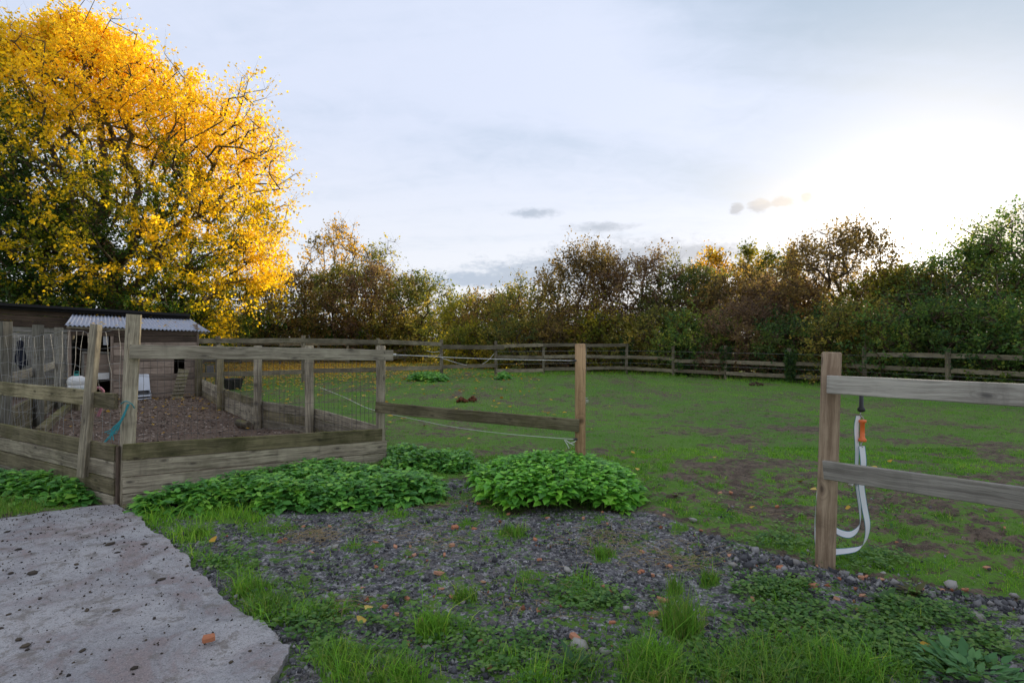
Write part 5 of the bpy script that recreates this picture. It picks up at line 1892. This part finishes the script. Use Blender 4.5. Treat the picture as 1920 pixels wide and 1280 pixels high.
def tall_tufts():
    """a few long-bladed tufts that stand out: rushy tuft in the gravel, bent blades on the slab edge"""
    rng = np.random.default_rng(42)
    spec = [(1278, 1178, .10, 380, .24, .35), (1265, 1105, .04, 120, .14, .3), (810, 1178, .08, 240, .13, .6), (872, 1118, .07, 220, .11, .6), (500, 1140, .12, 380, .13, .8), (470, 1105, .09, 250, .12, .9), (372, 1000, .06, 200, .11, .7),
            (1480, 1240, .22, 700, .15, .8), (1230, 1260, .16, 500, .17, .7), (1380, 1262, .16, 450, .15, .8), (1620, 1268, .2, 500, .13, .8), (1130, 1036, .06, 160, .08, .7), (960, 996, .09, 240, .08, .7), (1332, 1088, .05, 170, .10, .6),
            (640, 1240, .12, 300, .13, .8), (720, 1272, .14, 360, .14, .8), (1090, 1250, .1, 220, .13, .8), (735, 940, .02, 50, .16, .4), (20, 955, .3, 700, .14, .7)]
    for px, py, r, n, h, bend in spec:
        c = G(px, py)
        a, q = rng.uniform(0, 2 * math.pi, n), np.sqrt(rng.uniform(0, 1, n)) * r
        X, Y = c.x + np.cos(a) * q, c.y + np.sin(a) * q
        ok = poly_sd(X, Y, SLAB) < .0
        X, Y = X[ok], Y[ok]
        m = len(X)
        yield X, Y, h * rng.uniform(.35, 1.1, m), np.full(m, .0042), bend * rng.uniform(.2, 1.5, m), np.clip(rng.uniform(.1, .95, m), 0, 1)


tt = list(tall_tufts())
cat = [np.concatenate([q[i] for q in tt]) for i in range(6)]
blades('grass_tufts', 'long bladed grass tufts along the slab edge and in the gravel', cat[0], cat[1], cat[2], cat[3], cat[4], [(.05, .12, .02), (.085, .20, .028), (.13, .29, .034), (.19, .34, .045), (.34, .29, .11)], cat[5], np.random.default_rng(43))


def weeds():
    """small round-leaved weeds and clover in the yard, right foreground above all"""
    rng = np.random.default_rng(44)
    P, Y, S, T, U = [], [], [], [], []
    spec = [(1600, 1200, 170, 40, 300), (1480, 1150, 110, 30, 150), (1455, 1100, 75, 20, 130), (1720, 1150, 120, 28, 150), (1760, 1230, 120, 35, 170), (1100, 1120, 80, 25, 110), (1440, 1240, 160, 35, 150), (1455, 1010, 75, 16, 70), (1620, 1045, 110, 20, 90),
            (1290, 1230, 120, 40, 100), (700, 1190, 140, 60, 90), (560, 1150, 90, 50, 90), (900, 1200, 140, 60, 80), (430, 1050, 90, 40, 70), (1850, 1200, 60, 25, 40), (1500, 960, 250, 60, 120), (1250, 900, 120, 40, 60), (1000, 1230, 140, 40, 80)]
    for cx, cy, rx, ry, n in spec:
        for _ in range(n):
            px, py = cx + rng.normal() * rx * .55, cy + rng.normal() * ry * .55
            if py < 890 or py > 1340:
                continue
            c = G(px, py)
            if poly_sd(np.array([c.x]), np.array([c.y]), SLAB)[0] > -.02:
                continue
            k = rng.integers(5, 10)
            az = rng.uniform(0, 2 * math.pi, k)
            rr = rng.uniform(.0, .035, k)
            z = gz1(c.x, c.y)
            tone = rng.uniform(0, 1)
            for a, q in zip(az, rr):
                P.append((c.x + math.cos(a) * q, c.y + math.sin(a) * q, z + rng.uniform(.008, .04)))
                Y.append((math.cos(a), math.sin(a), rng.uniform(-.1, .5)))
                S.append(rng.uniform(.014, .030))
                T.append(tone)
    P, Y, S, T = np.array(P), np.array(Y), np.array(S), np.array(T)
    n = len(P)
    R = rotations(Y, np.tile(np.array([[0, 0, 1.0]]), (n, 1)) + rng.normal(size=(n, 3)) * .2)
    tint = mixcol([(.05, .13, .03), (.085, .20, .042), (.14, .27, .05), (.19, .30, .075)], np.clip(T + rng.uniform(-.2, .2, n), 0, 1))
    Vs, Fs, tl = scatter(RND_V, RND_F, P, R, S, tint)
    o = put('yard_weeds', fastmesh('weeds', Vs, Fs, 'grass_blade', tl))
    props(o, 'low clover like weeds creeping over the gravel', 'weeds', kind='stuff')


weeds()


def rosette(px, py, n, L, cols, label, seed, wide=.5, up=.35, rad=.01):
    rng = np.random.default_rng(seed)
    c = G(px, py)
    z = gz1(c.x, c.y)
    az = rng.uniform(0, 2 * math.pi, n)
    q = rad * np.sqrt(rng.uniform(0, 1, n))
    P = np.stack([c.x + np.cos(az) * q, c.y + np.sin(az) * q, z + .01 + rng.uniform(0, .4, n) * (rad - .01)], 1)
    Yd = np.stack([np.cos(az), np.sin(az), rng.uniform(.1, up * 2, n)], 1)
    R = rotations(Yd, np.tile(np.array([[0, 0, 1.0]]), (n, 1)))
    s = L * rng.uniform(.5, 1.1, n)
    S = np.stack([s * wide * 1.4, s, s * .8], 1)
    Vs, Fs, tl = scatter(NET_V, NET_F, P, R, S, mixcol(cols, rng.uniform(0, 1, n)))
    o = put('weed_rosette', fastmesh('rosette', Vs, Fs, 'nettle_leaf', tl))
    props(o, label, 'weed')


rosette(1820, 1268, 150, .065, [(.06, .17, .055), (.09, .23, .07), (.13, .28, .09)], 'leafy dark green weed at the bottom right corner', 1, .55, .5, .17)
rosette(1715, 1112, 16, .10, [(.06, .08, .02), (.13, .10, .03), (.09, .12, .03)], 'bronze tinged dandelion rosette on the gravel bank', 2, .35)
rosette(1660, 1125, 16, .11, [(.05, .12, .03), (.08, .16, .03)], 'green dandelion rosette beside the bronze one on the bank', 3, .35)
rosette(1080, 1250, 9, .13, [(.04, .10, .04), (.06, .14, .05)], 'small plantain with upright leaves near the bottom middle', 4, .35, .8)
rosette(742, 1120, 10, .07, [(.05, .12, .04), (.08, .16, .05)], 'tiny grey green weed in the gravel, left of the middle', 5, .45)
rosette(703, 882, 12, .10, NET1, 'lone nettle seedling against the pen wall', 9, .6, .8)


# ------------------------------------------------------------------ stones, rubble, leaves, dung
def rocks_template(rng, k):
    if k >= 10:
        v = np.array([(1, 0, 0), (-1, 0, 0), (0, 1, 0), (0, -1, 0), (0, 0, 1), (0, 0, -1)], float)
        f = np.array([(0, 2, 4), (2, 1, 4), (1, 3, 4), (3, 0, 4), (2, 0, 5), (1, 2, 5), (3, 1, 5), (0, 3, 5)])
        return v * rng.uniform(.7, 1.25, (6, 1)) + rng.uniform(-.2, .2, (6, 3)), f
    ph = (1 + 5 ** .5) / 2
    v = np.array([(-1, ph, 0), (1, ph, 0), (-1, -ph, 0), (1, -ph, 0), (0, -1, ph), (0, 1, ph), (0, -1, -ph), (0, 1, -ph), (ph, 0, -1), (ph, 0, 1), (-ph, 0, -1), (-ph, 0, 1)], float)
    v /= np.linalg.norm(v[0])
    f = np.array([(0, 11, 5), (0, 5, 1), (0, 1, 7), (0, 7, 10), (0, 10, 11), (1, 5, 9), (5, 11, 4), (11, 10, 2), (10, 7, 6), (7, 1, 8), (3, 9, 4), (3, 4, 2), (3, 2, 6), (3, 6, 8), (3, 8, 9), (4, 9, 5), (2, 4, 11), (6, 2, 10), (8, 6, 7), (9, 8, 1)])
    return v * rng.uniform(.65, 1.2, (12, 1)), f


def gravel():
    rng = np.random.default_rng(50)
    n = 260000
    Y = 1.5 + 4.6 * rng.uniform(0, 1, n) ** 1.1
    X = rng.uniform(-1, 1, n) * (Y * 1.0 + .4)
    g, gv, mud, h = cover(X, Y)
    cl = fbm(X * 2.6, Y * 2.6, 51, 3)
    # more loose stone on the bank left and right of the gate post
    px, py = to_px(X, Y)
    bank = np.exp(-((py - (1062 + (px - 1545) * .16)) / 38) ** 2) * (px > 1300)
    p = sstep(gv, .3, .8) * (.25 + .5 * sstep(cl, .35, .6) + .6 * bank) * (1 - .6 * sstep(g, .45, .8)) + mud * .03
    keep = (rng.uniform(0, 1, n) < p * .6) & ~blocked(X, Y)
    X, Y, bank = X[keep], Y[keep], bank[keep]
    m = len(X)
    s = np.clip(rng.lognormal(-5.35, .55, m), .0025, .026) * (1 + bank * .5)
    VV, FF, TT, b = [], [], [], 0
    which = rng.integers(0, 4, m)
    tone = rng.uniform(0, 1, m)
    tint = mixcol([(.05, .051, .056), (.105, .104, .11), (.17, .167, .17), (.25, .243, .237), (.42, .405, .385)], tone ** 1.3)
    red = rng.uniform(0, 1, m) < .018
    tint[red] = np.array([.36, .13, .06]) * rng.uniform(.7, 1.2, (red.sum(), 1))
    pale = rng.uniform(0, 1, m) < .03
    tint[pale] = np.array([.36, .34, .31])
    for k in range(4):
        tv, tf = rocks_template(rng, k + 10)
        i = np.where(which == k)[0]
        R = rotations(randdir(len(i), 0, rng), randdir(len(i), 0, rng))
        S = s[i][:, None] * rng.uniform(.6, 1.2, (len(i), 3))
        pos = np.stack([X[i], Y[i], gz(X[i], Y[i]) + s[i] * .35], 1)
        Vs, Fs, tl = scatter(tv, tf, pos, R, S, tint[i])
        VV.append(Vs); FF.append(Fs + b); TT.append(tl)
        b += len(Vs)
    o = put('gravel', fastmesh('gravel', np.concatenate(VV), np.concatenate(FF), 'stone_chips', np.concatenate(TT)))
    props(o, 'loose dark crushed stone of the yard', 'gravel', kind='stuff')


gravel()


def chunk_meshes(base, mat, count, dims, seed):
    out = []
    rng = random.Random(seed)
    for i in range(count):
        me = bpy.data.meshes.new(base)
        import bmesh
        bm = bmesh.new()
        bmesh.ops.create_cube(bm, size=1.0)
        bmesh.ops.bevel(bm, geom=list(bm.edges), offset=.13, segments=1, affect='EDGES')
        sx, sy, sz = [rng.uniform(*d) for d in dims]
        shear = rng.uniform(-.35, .35)
        for v in bm.verts:
            v.co.x += rng.uniform(-.07, .07) + shear * v.co.y
            v.co.y += rng.uniform(-.07, .07)
            v.co.z += rng.uniform(-.06, .06)
            v.co.x *= sx
            v.co.y *= sy
            v.co.z *= sz
        bm.to_mesh(me)
        bm.free()
        me.materials.append(MAT[mat])
        out.append(me)
    return out


def drop(name, me, px, py, size, label, cat, group, rng, zoff=.0, tilt=.4, on=None):
    c = G(px, py, on if on is not None else 0.0)
    z = (gz1(c.x, c.y) if on is None else on) + zoff
    M = Matrix.Translation((c.x, c.y, z)) @ Matrix.Rotation(rng.uniform(0, 6.3), 4, 'Z') @ Matrix.Rotation(rng.uniform(-tilt, tilt), 4, 'X') @ Matrix.Rotation(rng.uniform(-tilt, tilt), 4, 'Y') @ Matrix.Diagonal((size, size, size, 1))
    o = put(name, me, None, None, M)
    return props(o, label, cat, group)


def rubble():
    rng = random.Random(9)
    bricks = chunk_meshes('brick_fragment', 'brick_clay', 7, ((.8, 1.3), (.5, .9), (.35, .6)), 3)
    A = [(130, 228), (262, 225), (888, 228), (985, 237), (492, 305), (590, 327), (665, 325), (685, 368), (836, 365), (873, 318), (493, 418), (810, 458), (820, 533), (427, 536), (650, 580), (540, 622), (597, 655), (715, 685), (876, 577),
         (1030, 507), (1007, 108), (1155, 157), (1352, 183), (1530, 187), (1625, 152), (1650, 210), (1290, 287), (1310, 397), (1825, 345), (1810, 450), (1870, 465), (1630, 525), (1655, 550), (1885, 660), (1675, 707), (1490, 780), (1305, 650), (1017, 800), (645, 812), (705, 796), (40, 283), (170, 353)]
    B = [(705, 550), (870, 625), (995, 592), (1105, 585), (1130, 578), (1205, 590), (1115, 665), (983, 685), (1085, 745), (860, 838), (690, 835), (118, 697), (72, 767), (563, 695), (1505, 648), (1625, 640), (1410, 645), (1780, 837),
         (683, 495), (450, 483), (893, 540), (455, 160), (400, 160), (685, 230), (120, 277), (1290, 410), (1735, 540), (1490, 465), (10, 552), (57, 572), (150, 530), (690, 880), (795, 830), (305, 345), (1825, 355)]
    for k, (x, y) in enumerate(A + B):
        px, py = (520 + x / 2.667, 900 + y / 2.667) if k < len(A) else (1200 + x / 2.667, 860 + y / 2.667)
        big = (x, y) in ((870, 625), (860, 838), (705, 550), (1885, 660), (1490, 780), (72, 767), (118, 697), (810, 458), (888, 228))
        drop('brick_fragment', bricks[k % 7], px, py, rng.uniform(.045, .058) if big else rng.uniform(.024, .038), 'small orange brick fragment lying on the gravel yard', 'brick fragment', 'orange brick fragments on the gravel', rng, .006)
    stones = []
    for q in range(5):
        tv, tf = rocks_template(np.random.default_rng(q + 90), 0)
        stones.append(fastmesh('stone', tv * np.array([.62, .48, .30]) * np.random.default_rng(q + 4).uniform(.75, 1.25, (12, 3)), tf, 'pale_stone'))
    SB = [(780, 522, .07), (465, 535, .05), (740, 797, .075), (1685, 780, .075), (1380, 787, .05), (1555, 620, .07), (1340, 627, .04), (1005, 565, .04), (795, 590, .04), (945, 748, .05), (575, 562, .03), (1870, 675, .05), (575, 915, .06), (1215, 560, .04), (265, 300, .07)]
    SA = [(1745, 635, .045), (1450, 450, .045), (1262, 840, .06), (1510, 815, .10), (625, 890, .06), (290, 327, .05), (812, 297, .035), (750, 835, .055), (1640, 842, .05), (620, 320, .03), (420, 480, .03), (1065, 566, .025), (1755, 530, .03), (1370, 310, .03), (930, 610, .03)]
    for k, (x, y, s) in enumerate(SB + SA):
        px, py = (1200 + x / 2.667, 860 + y / 2.667) if k < len(SB) else (520 + x / 2.667, 900 + y / 2.667)
        drop('stone', stones[k % 5], px, py, s, 'pale grey stone lying among the dark gravel', 'stone', 'pale stones on the gravel', rng, .008)
    o = drop('brick_fragment', bricks[0], 391, 1208, .055, 'single orange brick piece lying on the concrete slab', 'brick fragment', None, rng, .030, .05, .016)
    # clods on the concrete
    clods = []
    for q in range(5):
        tv, tf = rocks_template(np.random.default_rng(q + 70), 0)
        clods.append(fastmesh('clod', tv * np.array([.62, .5, .34]) * np.random.default_rng(q).uniform(.8, 1.2, (12, 3)), tf, 'dry_clod', smooth=True))
    C = [(155, 975, .035), (465, 978, .05), (245, 242, .03), (185, 212, .02), (60, 540, .05), (180, 540, .09), (905, 575, .07), (970, 567, .035), (815, 375, .07), (620, 375, .08), (100, 405, .06), (655, 750, .06), (490, 750, .05), (105, 915, .06), (1300, 1045, .03), (1485, 935, .018), (1405, 980, .03), (660, 422, .05),
         (690, 330, .045), (430, 490, .04), (735, 242, .03), (605, 295, .02), (1015, 465, .025), (1050, 500, .045), (820, 920, .02), (415, 1045, .02), (515, 998, .02), (270, 930, .035), (45, 775, .04), (755, 1080, .04), (145, 955, .07), (8, 852, .035), (40, 305, .06), (1130, 595, .016), (1085, 590, .016), (1020, 577, .016), (550, 208, .022), (655, 230, .02)]
    for k, (x, y, s) in enumerate(C):
        flat = s > .045
        o = drop('dirt_clod', clods[k % 5], x / 3, 900 + y / 3, s * .58, 'dark dirt clod dropped on the concrete slab', 'clod', 'dirt clods on the concrete', rng, .016 + s * .06, .15, .0)
        if flat:
            o.matrix_basis = o.matrix_basis @ Matrix.Diagonal((1.1, 1.0, .7, 1))
    # crumbs
    r2 = np.random.default_rng(52)
    n = 9000
    X, Y = r2.uniform(-4.2, -.7, n), 1.6 + r2.uniform(0, 1, n) * 3.2
    ok = (poly_sd(X, Y, SLAB) > .02) & (fbm(X * 1.5, Y * 1.5, 53) + r2.uniform(-.25, .25, n) > .46)
    X, Y = X[ok], Y[ok]
    m = len(X)
    s = np.clip(r2.lognormal(-5.95, .55, m), .0012, .009)
    tv, tf = rocks_template(r2, 0)
    Vs, Fs, tl = scatter(tv, tf, np.stack([X, Y, .016 + s * .4], 1), rotations(randdir(m, 0, r2), randdir(m, 0, r2)), s[:, None] * r2.uniform(.6, 1.3, (m, 3)), mixcol([(.03, .027, .025), (.07, .055, .04), (.12, .09, .06)], r2.uniform(0, 1, m)))
    props(put('slab_crumbs', fastmesh('crumbs', Vs, Fs, 'stone_chips', tl)), 'tiny dark crumbs scattered over the concrete slab', 'dirt', kind='stuff')
    # dung heaps in the field
    for px, py, s, mat, lb in ((866, 754, .14, 'rust_dung', 'reddish dung heap in the field, left of a pair'), (886, 752.5, .10, 'rust_dung', 'smaller reddish dung heap in the field, right of a pair'), (1418, 723, .24, 'dung', 'dark dung heap in the far field near the boundary fence')):
        c = G(px, py)
        r3 = np.random.default_rng(int(px))
        k = 26
        a, q = r3.uniform(0, 6.28, k), np.sqrt(r3.uniform(0, 1, k)) * s * .8
        pos = np.stack([c.x + np.cos(a) * q, c.y + np.sin(a) * q * .8, gz1(c.x, c.y) + (.09 * (1 - q / s)) + .01], 1)
        Vs, Fs, _ = scatter(tv, tf, pos, rotations(randdir(k, 0, r3), randdir(k, 0, r3)), r3.uniform(.025, .045, k))
        props(put('dung_heap', fastmesh('dung_heap', Vs, Fs, mat)), lb, 'dung', 'dung heaps in the field')


rubble()


def fallen_leaves():
    rng = random.Random(12)
    r2 = np.random.default_rng(55)
    mes = []
    for k in range(4):
        v = RND_V.copy()
        v[:, 1] -= .5
        v[:, 0] *= 1.15
        v[:, 2] += np.array([0, .1, .18, .05, .12, .08]) * rng.uniform(.3, 1.6)
        me = fastmesh('leaf', v, RND_F, 'yellow_leaf')
        mes.append(me)
    L = [(1411, 953), (1525, 920), (1669, 867), (1144, 765), (1111, 808), (1341, 859), (1266, 932), (1187, 848), (556, 957), (692, 1145), (676, 1168), (730, 793), (752, 787), (795, 802), (880, 826), (1000, 798), (855, 748), (915, 795), (1195, 880), (1090, 741), (1010, 730), (1500, 905), (1738, 1217), (1590, 955), (1270, 700), (1640, 880), (400, 1018), (770, 780), (745, 772), (935, 760)]
    for k, (px, py) in enumerate(L):
        if py < 700:
            continue
        d = 1060 * 1.4 / (py - 632)
        drop('fallen_leaf', mes[k % 4], px, py, rng.uniform(.05, .07) * (1 + .06 * max(0, d - 5)), 'single yellow leaf fallen on the grass or gravel', 'leaf', 'single fallen leaves', rng, .03, .5)
    # carpet under the yellow tree, thinning to the right; leaves in the pen and on the roof
    X, Y = r2.uniform(-20, 1, 60000), r2.uniform(8.5, 34, 60000)
    dist = np.hypot((X + 12.0) * .9, (Y - 25.5) * .8)
    p = np.exp(-(dist / 6.0) ** 2) * 1.3 + .012
    ok = (r2.uniform(0, 1, len(X)) < p) & ~blocked(X, Y)
    X, Y = X[ok], Y[ok]
    n = len(X)
    Z = gz(X, Y) + r2.uniform(.02, .06, n)
    # pen floor
    m = 260
    xp, yp = r2.uniform(-9, -2, m * 6), r2.uniform(5, 12.8, m * 6)
    okp = (poly_sd(xp, yp, PEN_FLOOR) > .15) & (r2.uniform(0, 1, len(xp)) < np.clip((yp - 6.5) / 6, .05, 1) ** 2)
    xp, yp = xp[okp][:m], yp[okp][:m]
    zp = np.full(len(xp), FLOOR_Z + .035)
    # roof
    q = 46
    e0, e1 = V(121, 609.5, 11.08), V(394, 621.5, 12.58)
    b0, b1 = V(137, 587, 12.95), V(355, 596.5, 14.30)
    rf = np.array([tuple(lerp(lerp(e0, e1, a), lerp(b0, b1, a), c) + Vector((0, 0, .022))) for a, c in r2.uniform(.06, .96, (q, 2))])
    pos = np.concatenate([np.stack([X, Y, Z], 1), np.stack([xp, yp, zp], 1), rf])
    k = len(pos)
    az = r2.uniform(0, 6.28, k)
    R = rotations(np.stack([np.cos(az), np.sin(az), r2.uniform(-.3, .3, k)], 1), np.tile(np.array([[0, 0, 1.0]]), (k, 1)) + r2.normal(size=(k, 3)) * .3)
    tint = mixcol([(.24, .13, .02), (.45, .25, .02), (.58, .36, .04), (.62, .46, .12)], r2.uniform(0, 1, k))
    s = np.concatenate([r2.uniform(.07, .13, n), r2.uniform(.05, .08, len(xp)), r2.uniform(.06, .10, q)])
    Vs, Fs, tl = scatter(LEAF_V, LEAF_F, pos, R, s, tint)
    props(put('leaf_litter', fastmesh('leaf_litter', Vs, Fs, 'leaf', tl)), 'carpet of yellow leaves under the tree, on the pen floor and the corrugated roof', 'leaves', kind='stuff')
    # wood chips over the pen floor
    m = 16000
    xp, yp = r2.uniform(-9.5, -1.6, m), r2.uniform(4.8, 12.8, m)
    ok = poly_sd(xp, yp, PEN_FLOOR) > .03
    xp, yp = xp[ok], yp[ok]
    m = len(xp)
    az = r2.uniform(0, 6.28, m)
    R = rotations(np.stack([np.cos(az), np.sin(az), r2.uniform(-.2, .3, m)], 1), randdir(m, 1.5, r2))
    S = np.stack([r2.uniform(.016, .035, m), r2.uniform(.03, .075, m), r2.uniform(.01, .03, m)], 1)
    zz = FLOOR_Z + (fbm(xp * 2, yp * 2, 8) - .5) * .05 + .012
    Vs, Fs, tl = scatter(LEAF_V, LEAF_F, np.stack([xp, yp, zz], 1), R, S, mixcol([(.06, .04, .03), (.16, .11, .08), (.32, .24, .18), (.52, .42, .33)], r2.uniform(0, 1, m)))
    props(put('wood_chips', fastmesh('wood_chips', Vs, Fs, 'stone_chips', tl)), 'brown wood chips covering the pen floor', 'wood chips', kind='stuff')
    # straw and dry stalks
    n = 420
    spec = [(590, 1005, 60, 14, 160), (1140, 1010, 100, 30, 160), (800, 1000, 180, 40, 160), (1250, 1040, 120, 30, 140), (640, 1140, 60, 25, 50), (1290, 1060, 60, 20, 50), (1000, 1120, 150, 50, 60), (1270, 1160, 60, 30, 50), (250, 952, 40, 6, 40), (880, 940, 90, 12, 60), (1450, 960, 250, 40, 70)]
    paths = []
    for cx, cy, rx, ry, k in spec:
        for _ in range(k):
            c = G(cx + rng.gauss(0, rx * .5), cy + rng.gauss(0, ry * .5))
            a, l = rng.uniform(0, 6.28), rng.uniform(.03, .12)
            z = gz1(c.x, c.y) + .012
            d = Vector((math.cos(a), math.sin(a), rng.uniform(-.05, .25)))
            c.z = z
            paths.append([c, c + d * l * .5 + Vector((0, 0, .006)), c + d * l])
    o = tubes('dry_straw', paths, .0013, 'straw', None, 3, False)
    props(o, 'dry straw stalks strewn over the gravel', 'straw', kind='stuff')


fallen_leaves()



# ------------------------------------------------------------------ each small thing gets a label by its neighbour and side
def neighbour_labels():
    marks = [('the thick right post', 1548, 1062), ('the nettle mound', 1045, 950), ('the tall rushy tuft', 1278, 1180), ('the slab tip', 545, 1216), ('the long nettle bed', 640, 955), ('the bottom right weed', 1820, 1268),
             ('the bronze dandelion', 1715, 1112), ('the plantain', 1080, 1250), ('the tiny grey weed', 742, 1120), ('the pen corner', 212, 948), ('the brick on the slab', 391, 1208), ('the pen wall end', 720, 862), ('the paired dung heaps', 876, 753), ('the far dung heap', 1418, 723)]
    order = ['nearest', 'second nearest', 'third nearest', 'fourth nearest', 'fifth nearest', 'sixth nearest', 'seventh nearest', 'eighth nearest', 'ninth nearest', 'tenth nearest', 'eleventh nearest', 'twelfth nearest', 'thirteenth nearest', 'fourteenth nearest']
    kinds = {'orange brick fragments on the gravel': 'orange brick fragment', 'pale stones on the gravel': 'pale stone', 'dirt clods on the concrete': 'dark clod on the slab', 'single fallen leaves': 'yellow fallen leaf'}
    P = [(n, G(x, y)) for n, x, y in marks]
    for grp, word in kinds.items():
        buckets = {}
        for o in list(COL.objects):
            if o.get('group') != grp:
                continue
            c = WM[o].translation
            opts = [(math.hypot(c.x - q.x, c.y - q.y), n, q) for n, q in P if not (word.startswith('dark') and n not in ('the slab tip', 'the pen corner', 'the brick on the slab'))]
            d, n, q = min(opts, key=lambda t: t[0])
            dx, dy = c.x - q.x, c.y - q.y
            side = ('right of' if dx > 0 else 'left of') if abs(dx) > abs(dy) else ('beyond' if dy > 0 else 'in front of')
            buckets.setdefault((n, side), []).append((d, o))
        for (n, side), L in buckets.items():
            for k, (d, o) in enumerate(sorted(L, key=lambda t: t[0])):
                o['label'] = f'{word} {side} {n}, {order[min(k, 13)]} to it'


neighbour_labels()
